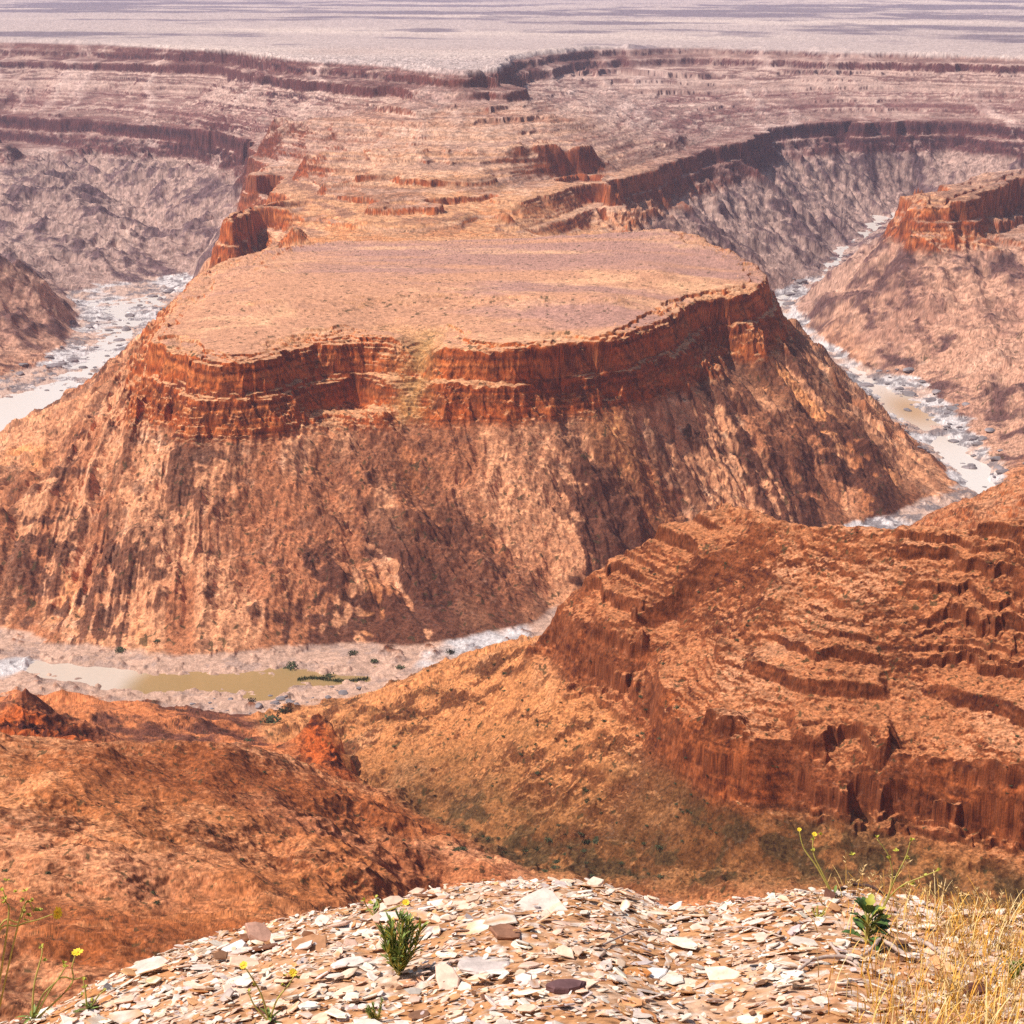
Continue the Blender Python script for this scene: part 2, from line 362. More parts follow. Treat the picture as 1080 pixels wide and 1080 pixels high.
def rows():
    pc = np.linspace(COLS[0], COLS[-1], 240)
    lr = np.linspace(math.log(14.0), math.log(68000.0), 3400)
    PHg, LRg = np.meshgrid(pc, lr)
    R = np.exp(LRg)
    def work(s):
        return height((R[:,s]*np.sin(PHg[:,s])), (R[:,s]*np.cos(PHg[:,s])), False)
    sl = [slice(i, i+30) for i in range(0, 240, 30)]
    with ThreadPoolExecutor(4) as ex: Z = np.concatenate(list(ex.map(work, sl)), 1).astype(float)
    el = np.arctan2(Z, R)
    de = np.diff(el, axis=0); dl = np.diff(LRg, axis=0)
    m = np.where(de > 0, de, np.abs(de)*.3) + .035*dl*np.where(R[1:] > 5500, .35, 1)*np.where(R[1:] < 330, .35, 1)
    m = m*(1 + .9*((R[1:] > 640) & (R[1:] < 1120)) + .3*((R[1:] > 1350) & (R[1:] < 2100)))
    # ease between neighbouring columns
    k = np.array([1,2,3,4,5,4,3,2,1.]); k /= k.sum()
    mp = np.pad(m, ((0,0),(4,4)), mode='edge'); m = sum(k[i]*mp[:, i:i+240] for i in range(9))
    m2 = np.pad(m, ((6,6),(0,0)), mode='edge'); m = sum(m2[i:i+m.shape[0]] for i in range(13))/13
    cum = np.vstack([np.zeros((1,240)), np.cumsum(m, 0)]); cum /= cum[-1]
    q = np.linspace(0, 1, NR)
    return pc, np.stack([np.interp(q, cum[:,j], lr) for j in range(240)], 1)

pc, RW = rows()
LRF = np.empty((NR, len(COLS)))
for i in range(NR): LRF[i] = np.interp(COLS, pc, RW[i])
RF = np.exp(LRF)
X = (RF*np.sin(COLS)[None]).astype(F32); Y = (RF*np.cos(COLS)[None]).astype(F32)
del LRF, RF
def _h(s): return height(X[s], Y[s], True)
_sl = [slice(i, min(i+60, NR)) for i in range(0, NR, 60)]
with ThreadPoolExecutor(4) as ex: Z = np.concatenate(list(ex.map(_h, _sl)), 0).astype(F32)
print('height', round(time.time()-T00, 1))

# ------------------------------------------------------------------ what the ground is made of
def lin(h):
    h = h.lstrip('#'); v = [int(h[i:i+2],16)/255 for i in (0,2,4)]
    return np.array([c/12.92 if c <= .04045 else ((c+.055)/1.055)**2.4 for c in v], F32)

def mixc(c, col, w):
    w = np.clip(w, 0, 1)[..., None].astype(F32)
    return c*(1-w) + np.asarray(col, F32)*w

_bt = np.random.default_rng(4).uniform(-1, 1, 4096).astype(F32)
def bedtone(z, t):
    q = z/t + 900; i = np.floor(q).astype(np.int32); f = (q - i).astype(F32); f = sstep(.35, .65, f)
    return _bt[i & 4095]*(1-f) + _bt[(i+1) & 4095]*f

def normal_z(Xs, Ys, Zs):
    def d(A):
        gi = np.empty_like(A); gi[1:-1] = A[2:]-A[:-2]; gi[0] = A[1]-A[0]; gi[-1] = A[-1]-A[-2]
        gj = np.empty_like(A); gj[:,1:-1] = A[:,2:]-A[:,:-2]; gj[:,0] = A[:,1]-A[:,0]; gj[:,-1] = A[:,-1]-A[:,-2]
        return gi, gj
    xi, xj = d(Xs); yi, yj = d(Ys); zi, zj = d(Zs)
    nx = yi*zj - zi*yj; ny = zi*xj - xi*zj; nz = xi*yj - yi*xj
    return np.abs(nz)/np.sqrt(nx*nx+ny*ny+nz*nz+1e-12)

NZ = normal_z(X, Y, Z)

K = dict(
  cliff=(.36,.112,.036), cliffdk=(.11,.034,.015), clifflt=(.50,.21,.085), scree=(.50,.285,.165), top=(.48,.275,.18), toplt=(.64,.40,.25), topmauve=(.37,.225,.19),
  gneiss=(.52,.28,.165), gneissdk=(.13,.055,.035), gneissrd=(.27,.105,.05), gneissor=(.60,.27,.10), gneisspale=(.70,.45,.31),
  fcliff=(.13,.052,.048), fcliffdk=(.045,.022,.03), fscree=(.43,.30,.25), fgneiss=(.36,.25,.21), fgneissdk=(.115,.068,.075),  # far copies of the rock, with haze purple put into their colour
  hill=(.41,.175,.075), hilldk=(.16,.058,.024), hilllt=(.56,.30,.165), hillpk=(.50,.25,.15), ridge=(.39,.18,.09), ridgedk=(.11,.036,.014), ridgelt=(.60,.35,.22),
  tan=(.46,.225,.105), olive=(.20,.105,.042), sand=(.50,.315,.23), gravel=(.57,.51,.49), stonedk=(.16,.135,.14), plain=(.43,.345,.315), plainlt=(.55,.445,.385), plaindk=(.15,.115,.145))
K = {k: np.array(v, F32) for k, v in K.items()}

def colour(s):
    x, y, z, nz = X[s], Y[s], Z[s], NZ[s]
    ph, r, near, right, far = regions(x, y)
    rng = np.random.default_rng(int(abs(float(x.flat[0]))*1000) % 100000)
    spk = rng.uniform(-1, 1, x.shape).astype(F32)
    th = np.arctan2(x-MCX, y-MCY); rho = np.hypot(x-MCX, y-MCY)
    xz = x + z*.45; yz = y + z*.95
    n30 = fbm(x/60, y/60, 4, 1); n8 = fbm(xz/14, yz/14, 4, 3); n3 = fbm(xz/3.6, yz/3.6, 3, 7); n150 = fbm(x/240, y/240, 4, 10)
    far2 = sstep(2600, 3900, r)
    steep = sstep(.86, .62, nz)
    sl = np.sqrt(np.clip(1-nz*nz, 0, 1))
    wz = z + n30*5
    t1 = bedtone(wz + n150*8, 6.5); t2 = bedtone(wz*1.0 + 17, 2.1)
    # lower slopes: gneiss with darker ribs
    q = (x*.93 + y*.42 + fbm(x/140, y/140, 2, 3)*30 + fbm(x/40, y/40, 2, 9)*9); q2 = (-x*.42 + y*.93)
    rib1 = ridged(q/52, q2/260, 2, 2); rib2 = ridged(q/12, q2/80, 2, 4)
    qv = x + .22*y*sstep(-350, -80, x) - .2*y*sstep(-250, -450, x) + fbm(x/160, y/160, 2, 6)*40 + fbm(x/40, y/40, 2, 9)*10
    rb1 = ridged(qv/64, y/170, 2, 7); rb2 = ridged(qv/21, y/60, 2, 8)
    mr = sstep(-260, -110, x - MCX)
    ribc = (rib1*mr + rb1*(1-mr))*.6 + (rib2*mr + rb2*(1-mr))*.55
    mesaw = (1-near)*(1-sstep(2450, 3000, r))*sstep(900, 700, rho)*np.maximum(sstep(480, 435, x), sstep(1780, 1740, y))
    ql = (x*.75 + y*.66); ql2 = (-x*.66 + y*.75)
    g = ridged(ql/70 + fbm(x/200,y/200,2,12), ql2/190, 3, 3)*.7 + ridged(x/26, y/90, 2, 9)*.45
    ribc = ribc*(.8 + .2*mr)
    brk = sstep(-.25, .25, fbm(x/85, y/120, 3, 13))
    dk = mesaw*(.4 + .6*brk)*sstep(.24 - .12*mr, .46 - .12*mr, .16*np.exp(-((x+20)/150)**2) + ribc*1.0 + n8*.75 + n30*.7 + .12*mr) + (1-mesaw)*sstep(.15, .75, g + n8*.6 + n30*.5)
    pale = sstep(.1, .7, n30*.6 + n8*.8 - ribc*.5)
    c = np.ones(x.shape + (3,), F32)*K['gneiss']
    c = mixc(c, K['gneisspale'], pale*.85)
    c = mixc(c, K['gneissor'], sstep(.3, .7, fbm(q/70, q2/160, 3, 13)*1.3)*.5*mesaw)
    c = mixc(c, K['gneissrd'], sstep(.0, .5, fbm(qv/50, y/100, 3, 9)*1.5)*.65)
    c = mixc(c, K['gneissdk'], dk*(.82 + .12*mr))
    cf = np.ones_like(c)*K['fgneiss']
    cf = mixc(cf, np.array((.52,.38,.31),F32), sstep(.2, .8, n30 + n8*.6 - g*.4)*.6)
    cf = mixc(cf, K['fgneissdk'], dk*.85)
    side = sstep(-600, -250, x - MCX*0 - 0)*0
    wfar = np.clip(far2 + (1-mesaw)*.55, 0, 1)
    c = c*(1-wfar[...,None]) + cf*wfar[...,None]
    # bedded rock above
    sed = sstep(-380, -366, z + n8*4)
    cl = np.ones_like(c)*K['cliff']
    cl = mixc(cl, K['clifflt'], sstep(-.1, .9, t1*.7 + t2*.35 + n8*.7)*.75)
    cl = mixc(cl, K['cliffdk']*1.3, sstep(.35, .55, bedtone(wz, 1.7))*.6)
    cl = mixc(cl, K['cliffdk'], sstep(.05, .8, -t1*.4 - t2*.5 + fbm(x/7, y/7, 2, 4)*.7 + fbm(xz/6, yz/4, 3, 12)*1.2 + n30*.4)*.7)
    crk = sstep(.66, .86, ridged(x/11 + n8*.3, y/11, 2, 15))*sstep(-.3, .2, n30)
    cl = mixc(cl, K['cliffdk']*.8, crk*.7)
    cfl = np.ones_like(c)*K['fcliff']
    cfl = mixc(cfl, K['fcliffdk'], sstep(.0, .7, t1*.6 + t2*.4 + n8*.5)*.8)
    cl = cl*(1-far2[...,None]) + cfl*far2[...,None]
    sc = np.ones_like(c)*K['scree']
    sc = mixc(sc, K['clifflt'], sstep(.0, .7, n8 + t1*.5)*.45)
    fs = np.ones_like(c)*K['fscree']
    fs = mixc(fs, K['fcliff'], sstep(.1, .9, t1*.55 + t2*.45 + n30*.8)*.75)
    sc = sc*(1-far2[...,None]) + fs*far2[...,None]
    lith = far2*np.maximum(sstep(-374, -366, z)*sstep(-302, -314, z), sstep(-230, -218, z)*(.55 + .45*sstep(500, 200, x)))*sstep(-.85, -.1, n30*.7 + n8*.4 + t1*.3)
    cfl = mixc(cfl, (.30,.15,.12), sstep(.2, .8, t2)*.5)
    sc = sc*(1-.92*lith[...,None]) + cfl*.92*lith[...,None]
    sc = mixc(sc, K['fcliff']*1.25, far2*sstep(-306, -300, z)*sstep(-258, -274, z)*sstep(-.5, .15, n30*.8 + n8*.4 + t2*.5)*.85)
    sc = mixc(sc, (.60,.45,.39), far2*sstep(.35, .8, ridged(x/85 + fbm(x/90, y/90, 3, 1)*.4, y/900, 3, 10))*.5)
    lf_ = sstep(2380, 2600, r)
    ledge = lf_*np.maximum(sstep(.3, .55, bedtone(z + n150*3, 2.6)), sstep(.45, .6, bedtone(z + n150*3, 6.0)))*sstep(-.25, .2, fbm(x/130, y/130, 3, 8) + .08)
    sc = mixc(sc, (.17,.085,.07), ledge*.5)
    sc = mixc(sc, (.62,.46,.38), lf_*sstep(.3, .6, bedtone(wz + 40, 3.1))*.2)
    bs = sc*(1-steep[...,None]) + cl*steep[...,None]
    c = c*(1-sed[...,None]) + bs*sed[...,None]
    chm = chute(x, y)*(1-far)*sed
    c = mixc(c, np.array((.36,.22,.10),F32), chm*.75*sstep(-.4, .2, n8 + .2))
    # table top of the mesa
    tp = sstep(-316, -310, z)*sstep(.86, .95, nz)*(1-near)*sstep(2700, 2420, r)
    tc = np.ones_like(c)*K['top']
    tc = mixc(tc, K['topmauve'], sstep(-.1, .35, fbm(x/240, y/70, 4, 2) + .25*sstep(1900, 2150, y)*sstep(-200, 60, x))*.8)
    tc = mixc(tc, K['toplt'], sstep(.15, .6, fbm(x/190, y/60, 4, 6) + n8*.3)*.65)
    tc = mixc(tc, K['toplt'], sstep(.62, .85, ridged(x/150, y/110, 3, 5))*.5)
    c = c*(1-tp[...,None]) + tc*tp[...,None]
    # neck: warm benches
    # plain beyond the rim
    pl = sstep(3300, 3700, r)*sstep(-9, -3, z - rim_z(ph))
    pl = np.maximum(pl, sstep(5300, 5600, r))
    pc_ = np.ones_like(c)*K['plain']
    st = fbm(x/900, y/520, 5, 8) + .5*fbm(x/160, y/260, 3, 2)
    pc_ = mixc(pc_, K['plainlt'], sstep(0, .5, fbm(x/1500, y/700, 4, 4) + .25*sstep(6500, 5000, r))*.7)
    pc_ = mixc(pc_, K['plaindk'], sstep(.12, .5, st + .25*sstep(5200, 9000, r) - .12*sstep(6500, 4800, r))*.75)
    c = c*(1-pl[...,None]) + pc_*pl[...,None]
    # near slopes
    left = near*(1-right)
    h = np.ones_like(c)*K['hill']
    h = mixc(h, np.array((.28,.10,.038),F32), sstep(-.05, .45, -fbm(x/150, y/110, 3, 2)*1.2 - n30*.4)*.8)
    h = mixc(h, K['hillpk'], sstep(-.3, .4, n150*1.2 + n30*.5)*.8)
    h = mixc(h, (.58,.33,.19), sstep(.86, .97, nz)*sstep(-.3, .3, n30 + n3*.4)*.45)
    h = mixc(h, K['hilllt'], sstep(.1, .6, fbm(x/45, y/45, 4, 12) + n3*.3)*.6)
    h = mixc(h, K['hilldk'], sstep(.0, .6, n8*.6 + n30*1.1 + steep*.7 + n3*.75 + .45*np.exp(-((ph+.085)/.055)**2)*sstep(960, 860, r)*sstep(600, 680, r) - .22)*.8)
    crag = np.exp(-(((ph+.1035)/.018)**2 + ((r-1047)/40)**2)) + np.exp(-(((ph+.262)/.04)**2 + ((r-1030)/40)**2))
    cr = mixc(np.ones_like(c)*K['cliff']*1.15, K['cliffdk'], sstep(-.1, .5, n8 + n3*.7))
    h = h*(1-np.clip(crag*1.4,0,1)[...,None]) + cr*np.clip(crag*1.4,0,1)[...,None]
    low = sstep(1000, 1080, r)*(1-np.clip(crag*1.6, 0, 1))
    hb = mixc(np.ones_like(c)*K['tan']*np.array([1.1,.95,.95],F32), K['gneissdk']*1.5, sstep(.0, .35, n30*.8 + n8*.6 + steep*.4))
    h = h*(1-low[...,None]) + hb*low[...,None]
    rg = np.ones_like(c)*K['ridge']
    rg = mixc(rg, K['ridgelt'], sstep(.0, .9, t1*.12 + n30*.9 + n8*.35 + n3*.2 + (nz-.8)*1.3 + .15*sstep(-320, -285, z))*.6)
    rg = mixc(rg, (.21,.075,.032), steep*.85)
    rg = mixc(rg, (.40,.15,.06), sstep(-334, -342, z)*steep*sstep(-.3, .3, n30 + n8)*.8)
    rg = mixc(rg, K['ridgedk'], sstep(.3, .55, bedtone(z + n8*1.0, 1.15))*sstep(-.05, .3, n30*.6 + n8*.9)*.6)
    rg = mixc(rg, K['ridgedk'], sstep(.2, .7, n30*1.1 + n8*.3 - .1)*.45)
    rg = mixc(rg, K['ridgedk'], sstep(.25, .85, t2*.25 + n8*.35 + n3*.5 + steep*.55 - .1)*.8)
    tl = np.ones_like(c)*K['tan']
    tl = mixc(tl, K['olive'], sstep(.05, .6, n8 + n30*.8)*.6)
    tl = mixc(tl, K['scree'], sstep(.1, .6, fbm(x/40, y/40, 3, 14))*.5)
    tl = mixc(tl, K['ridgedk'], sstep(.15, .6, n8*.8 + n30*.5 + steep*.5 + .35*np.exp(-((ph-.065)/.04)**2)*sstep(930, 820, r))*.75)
    rvd = np.minimum(np.abs(ph - np.interp(r, _rr[np.argsort(_rr)], _rph[np.argsort(_rr)]))*r, np.abs(r - np.interp(ph, _rph[np.argsort(_rph)], _rr[np.argsort(_rph)])))
    veg = sstep(30, 6, rvd + n8*16)*sstep(1000, 930, r)*sstep(-.15, .15, n8 + n3*.5)
    tl = mixc(tl, K['olive']*.8, sstep(60, 10, rvd + n8*35)*sstep(1100, 1000, r)*.6)
    tl = mixc(tl, (.085,.062,.03), veg*.7)
    below = sstep(-366, -378, z + n30*6)*sstep(1330, 1250, r)
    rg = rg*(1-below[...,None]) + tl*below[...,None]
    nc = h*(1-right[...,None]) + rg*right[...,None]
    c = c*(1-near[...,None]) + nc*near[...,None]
    # river flats
    fl = sstep(-493, -495.6, z + n8*1.5 + n30*2)
    gv = np.ones_like(c)*K['gravel']
    fr = sstep(1750, 1400, r)
    gv = mixc(gv, K['sand'], fr*sstep(-.35, -.1, n30 + .15 + .5*sstep(-330, -250, x) - .8*sstep(-120, -60, x)*sstep(60, 0, x)) + (1-fr)*sstep(-.15, .2, n30 + .4*sstep(300, 380, x)*sstep(1930, 1800, y))*.85)
    gv = mixc(gv, K['stonedk'], sstep(.0, .25, n8 + .5*n3 - .1*fr)*(.8 - .45*fr))
    c = c*(1-fl[...,None]) + gv*fl[...,None]
    # grain: stones, shrubs, small broken rock
    tex = 1 + n3*.32 + spk*.16
    tex = np.where(r > 4800, 1 + spk*.10 + n8*.15, tex)
    la = np.where(r < 1150, .75, np.where(r < 2450, 1.45, 3.0)).astype(F32)
    sp1 = vnoise(xz/la, yz/la, 4); sp2 = vnoise(xz/la/1.9 + 7, yz/la/1.9, 9)
    rockw = np.where(r < 4300, 1, .3)*(1-tp*.55)*(1-fl*.4)
    c = c*(1 + rockw*np.clip(sp1*.34 + sp2*.26, -.6, .55))[...,None]
    c = mixc(c, c*np.array((.30,.25,.24), F32), rockw*sstep(.42, .62, sp1*.7 + n3*.55 + n8*.25)*.8)
    c = mixc(c, np.minimum(c*1.5 + .06, .8), rockw*sstep(.5, .75, -sp1*.8 - n3*.4 + sp2*.3)*.6)
    shr = ((fbm(x/2.4/np.where(r<1200,1,1.8), y/2.4/np.where(r<1200,1,1.8), 2, 11) > .55) & (r < 2500) & (nz > .55)).astype(F32)*.7*(1-fl)
    c = c*np.clip(tex, .35, 1.7)[...,None]
    c = mixc(c, (.075,.06,.028), shr)
    lum = (c*np.array((.25,.65,.10), F32)).sum(-1, keepdims=True)
    g = (1-fl*.8)[..., None]
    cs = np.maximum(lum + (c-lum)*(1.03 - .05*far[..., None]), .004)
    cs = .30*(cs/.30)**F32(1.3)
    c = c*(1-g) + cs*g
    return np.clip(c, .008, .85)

with ThreadPoolExecutor(4) as ex: COL = np.concatenate(list(ex.map(colour, _sl)), 0)
print('colour', round(time.time()-T00, 1))

# ------------------------------------------------------------------ materials
def mat(name):
    m = bpy.data.materials.new(name); m.use_nodes = True
    nt = m.node_tree; b = nt.nodes['Principled BSDF']
    return m, nt, b

def attr_mat(name, rough=.95, scale=None, bump=0, var=.0, dist=.1):
    m, nt, b = mat(name)
    a = nt.nodes.new('ShaderNodeAttribute'); a.attribute_name = 'Col'
    b.inputs['Roughness'].default_value = rough
    b.inputs['Specular IOR Level'].default_value = .15
    src = a.outputs['Color']
    if scale:
        tc = nt.nodes.new('ShaderNodeTexCoord')
        n = nt.nodes.new('ShaderNodeTexNoise'); n.inputs['Scale'].default_value = scale; n.inputs['Detail'].default_value = 6; n.inputs['Roughness'].default_value = .65
        nt.links.new(tc.outputs['Object'], n.inputs['Vector'])
        if var:
            mr = nt.nodes.new('ShaderNodeMapRange'); mr.inputs['To Min'].default_value = 1-var; mr.inputs['To Max'].default_value = 1+var
            mr.inputs['From Min'].default_value = .3; mr.inputs['From Max'].default_value = .7
            nt.links.new(n.outputs['Fac'], mr.inputs['Value'])
            mx = nt.nodes.new('ShaderNodeMix'); mx.data_type = 'RGBA'; mx.blend_type = 'MULTIPLY'; mx.inputs['Factor'].default_value = 1
            nt.links.new(src, mx.inputs['A']); nt.links.new(mr.outputs['Result'], mx.inputs['B'])
            src = mx.outputs['Result']
        if bump:
            bp = nt.nodes.new('ShaderNodeBump'); bp.inputs['Strength'].default_value = bump; bp.inputs['Distance'].default_value = dist
            nt.links.new(n.outputs['Fac'], bp.inputs['Height']); nt.links.new(bp.outputs['Normal'], b.inputs['Normal'])
    nt.links.new(src, b.inputs['Base Color'])
    return m

M_ROCK = attr_mat('canyon_rock', .96, .9, .35, .3, .8)

def set_col(me, cols):
    at = me.color_attributes.new('Col', 'FLOAT_COLOR', 'POINT')
    f = np.ones((len(me.vertices), 4), F32); f[:, :3] = cols
    at.data.foreach_set('color', f.ravel())

def np_mesh(name, V, Fq, cols, m, smooth=True):
    me = bpy.data.meshes.new(name)
    k = Fq.shape[1]
    me.vertices.add(len(V)); me.vertices.foreach_set('co', np.ascontiguousarray(V, F32).ravel())
    me.loops.add(Fq.size); me.loops.foreach_set('vertex_index', np.ascontiguousarray(Fq, np.int32).ravel())
    me.polygons.add(len(Fq)); me.polygons.foreach_set('loop_start', np.arange(0, Fq.size, k, dtype=np.int32))
    me.update(calc_edges=True)
    me.polygons.foreach_set('use_smooth', np.full(len(Fq), smooth))
    if cols is not None: set_col(me, cols)
    me.materials.append(m)
    o = bpy.data.objects.new(name, me); C.objects.link(o)
    return o

def sheets():
    nr, nc = Z.shape
    zc = (Z[:-1,:-1]+Z[1:,:-1]+Z[:-1,1:]+Z[1:,1:])*.25; xc = X[:-1,:-1]; yc = Y[:-1,:-1]
    ph, r, near, right, far = regions(xc, yc)
    rho = np.hypot(xc-MCX, yc-MCY)
    cls = np.full(zc.shape, 1, np.int8)                       # canyon walls
    cls[(near < .5) & (rho < 780) & (r < 2560)] = 2           # mesa
    cls[near >= .5] = 0                                       # near slopes
    cls[(zc < -494.5) & (r > 900)] = 3                        # river flats
    cls[((r > 3300) & (zc > rim_z(ph) - 6)) | (r > 5400)] = 4          # plain
    idx = np.arange(nr*nc, dtype=np.int32).reshape(nr, nc)
    Q = np.stack([idx[:-1,:-1], idx[:-1,1:], idx[1:,1:], idx[1:,:-1]], -1)
    V = np.stack([X, Y, Z], -1).reshape(-1, 3); CC = COL.reshape(-1, 3)
    for k, nm in ((0,'hillside'), (1,'canyon_wall'), (2,'mesa'), (3,'riverbed'), (4,'plain')):
        f = Q[cls == k]
        u, inv = np.unique(f, return_inverse=True)
        o = np_mesh(nm, V[u], inv.reshape(-1, 4), CC[u], M_ROCK)
        o['kind'] = 'structure'
sheets()
print('sheets', round(time.time()-T00, 1))

_lrc = None
def ground_at(x, y):
    return float(height(np.array([x], F32), np.array([y], F32), True)[0])
def sight(u, v, r0=200.0, r1=6000.0):
    """where a sight line from the lookout meets the land"""
    a = (u-540)/FPX; b = -(v-540)/FPX
    d = np.array([a, CP+b*SP, -SP+b*CP]); h = math.hypot(d[0], d[1])
    rr = np.exp(np.linspace(math.log(r0), math.log(r1), 5000)).astype(F32)
    xs = rr*F32(d[0]/h); ys = rr*F32(d[1]/h)
    zs = height(xs, ys, False)
    hit = np.nonzero(zs > rr*d[2]/h)[0]
    if not len(hit): return None
    i = hit[0]
    return float(xs[i]), float(ys[i])
# ------------------------------------------------------------------ the lookout: a bank of broken slabs at the photographer's feet
EDGE = [(-700,1200),(-300,1130),(-60,1092),(20,1083),(60,1063),(95,1040),(140,1020),(170,1006),(210,996),(250,986),(290,975),(340,962),(390,954),(430,947),(475,936),(520,932),(570,930),(610,929),(645,934),(670,945),(700,960),(760,960),(800,950),(835,940),(900,940),(960,950),(1010,958),(1080,962),(1300,975),(1800,1010)]
_eph, _ere = [], []
for u, v in EDGE:
    x, y, z = P(u, v, -1.945)
    _eph.append(math.atan2(x, y)); _ere.append(math.hypot(x, y))
_dd = np.linspace(-6, 40, 4601)
_sl_ = .2875 + .60*sstep(-.22, .30, _dd) - .45*sstep(-1.2, -2.8, _dd)
_G = np.cumsum(_sl_)*(_dd[1]-_dd[0]); _G -= np.interp(0, _dd, _G)

def near_z(x, y, bumps=True):
    x = np.asarray(x, float); y = np.asarray(y, float)
    r = np.hypot(x, y); ph = np.arctan2(x, y)
    re = np.interp(ph, _eph, _ere)
    z = -1.945 - np.interp(r - re, _dd, _G)
    if bumps: z = z + fbm(x*1.7, y*1.7, 3, 3)*.035 + fbm(x*9, y*9, 3, 6)*.010
    return z
def nz1(x, y): return float(near_z(np.array([x]), np.array([y]))[0])

def S(u, v, r):
    a = (u-540)/FPX; b = -(v-540)/FPX
    d = (a, CP+b*SP, -SP+b*CP); h = math.hypot(d[0], d[1])
    return Vector((d[0]/h*r, d[1]/h*r, d[2]/h*r))
def foot(u, v):
    rr = np.linspace(1.8, 5.5, 900)
    a = (u-540)/FPX; b = -(v-540)/FPX
    d = (a, CP+b*SP, -SP+b*CP); h = math.hypot(d[0], d[1])
    zz = near_z(rr*d[0]/h, rr*d[1]/h)
    k = np.nonzero(zz > rr*d[2]/h)[0]
    r = rr[k[0]] if len(k) else 3.9
    return Vector((r*d[0]/h, r*d[1]/h, nz1(r*d[0]/h, r*d[1]/h))), r

def near_ground():
    ph = np.linspace(-1.35, 1.35, 640)
    r = np.concatenate([np.linspace(.3, 2.2, 40)[:-1], np.linspace(2.2, 4.6, 300), 4.6*np.exp(np.linspace(0, 1.75, 90))[1:]])
    Rg, Pg = np.meshgrid(r, ph, indexing='ij')
    x = Rg*np.sin(Pg); y = Rg*np.cos(Pg)
    z = near_z(x, y) + fbm(x*40, y*40, 2, 9)*.004*(Rg < 6) + fbm(x*.7, y*.7, 4, 2)*.5*sstep(5, 9, Rg)
    c = np.ones(x.shape + (3,), F32)*np.array((.58,.28,.125), F32)
    n = fbm(x*6, y*6, 4, 1); n2 = fbm(x*45, y*45, 3, 4)
    c = mixc(c, (.70,.47,.33), sstep(-.2, .5, n + n2*.5)*.8)
    c = mixc(c, (.50,.20,.07), sstep(.15, .6, fbm(x*3, y*3, 4, 8) + n2*.3)*.8)
    c = mixc(c, (.80,.70,.62), sstep(.25, .4, n2)*.8)
    c = mixc(c, (.26,.115,.05), sstep(.12, .3, fbm(x*70, y*70, 2, 11))*.7)
    i = np.arange(x.size, dtype=np.int32).reshape(x.shape)
    Q = np.stack([i[:-1,:-1], i[:-1,1:], i[1:,1:], i[1:,:-1]], -1).reshape(-1, 4)
    o = np_mesh('ground', np.stack([x, y, z], -1).reshape(-1, 3), Q, c.reshape(-1, 3), attr_mat('rubble_soil', .97, 60, .6, .25, .006))
    o['kind'] = 'structure'
near_ground()

M_STONE = attr_mat('weathered_stone', .88, 55, .5, .22, .004)
SR = random.Random(21)

def slab(rnd, Lx, Ly, H, n=None):
    """one broken slab: uneven outline, split edges; verts and faces about its own centre, its base at 0"""
    n = n or rnd.choice((5, 6, 6, 7, 8, 9))
    a0 = rnd.random()*6.28
    an = sorted(a0 + (i + rnd.uniform(-.34, .34))/n*6.283 for i in range(n))
    rad = [rnd.uniform(.72, 1.08) for _ in range(n)]
    out = [(math.cos(a)*q*Lx, math.sin(a)*q*Ly) for a, q in zip(an, rad)]
    tx, ty = rnd.uniform(-.25, .25), rnd.uniform(-.25, .25)
    V = []
    for k, (s, h) in enumerate(((.86, 0), (1.0, .38), (.97, .8), (.88, 1.0))):
        for (x, y) in out:
            j = 1 + rnd.uniform(-.06, .06)
            hh = H*h*(1 + (tx*x/Lx + ty*y/Ly if k else 0)) + (rnd.uniform(-.08, .08)*H if k else 0)
            V.append((x*s*j, y*s*j, hh))
    V.append((rnd.uniform(-.2,.2)*Lx, rnd.uniform(-.2,.2)*Ly, H*rnd.uniform(.96, 1.12)))
    Fs = []
    for k in range(3):
        for i in range(n):
            j = (i+1) % n
            Fs.append((k*n+i, k*n+j, (k+1)*n+j, (k+1)*n+i))
    for i in range(n): Fs.append((3*n+i, 3*n+(i+1) % n, 4*n))
    return V, Fs

TONES = [('pale', (.86,.70,.58), .44), ('pink', (.82,.56,.41), .38), ('rust', (.64,.33,.15), .09), ('brown', (.23,.11,.065), .04), ('grey', (.58,.46,.41), .07)]
def tone(rnd):
    q = rnd.random()
    for nm, c, w_ in TONES:
        if q < w_: break
        q -= w_
    k = rnd.uniform(.8, 1.12)
    return nm, tuple(min(.86, x*k*rnd.uniform(.96, 1.04)) for x in c)

def rot_lie(rnd, x, y, tilt=.25):
    e = .02
    gx = (float(near_z(np.array([x+e]), np.array([y]), False)[0]) - float(near_z(np.array([x-e]), np.array([y]), False)[0]))/(2*e)
    gy = (float(near_z(np.array([x]), np.array([y+e]), False)[0]) - float(near_z(np.array([x]), np.array([y-e]), False)[0]))/(2*e)
    n = Vector((-gx*.8 + rnd.gauss(0, tilt), -gy*.8 + rnd.gauss(0, tilt), 1)).normalized()
    return n.to_track_quat('Z', 'Y').to_matrix() @ Matrix.Rotation(rnd.uniform(0, 6.283), 3, 'Z')

def scol(rnd, c, n, rust=.25):
    out = []
    s = rnd.random() < rust
    for i in range(n):
        k = rnd.uniform(.86, 1.1)
        q = (c[0]*k, c[1]*k, c[2]*k)
        if s and rnd.random() < .4: q = (q[0]*.9, q[1]*.62, q[2]*.42)
        out.append(q)
    return out

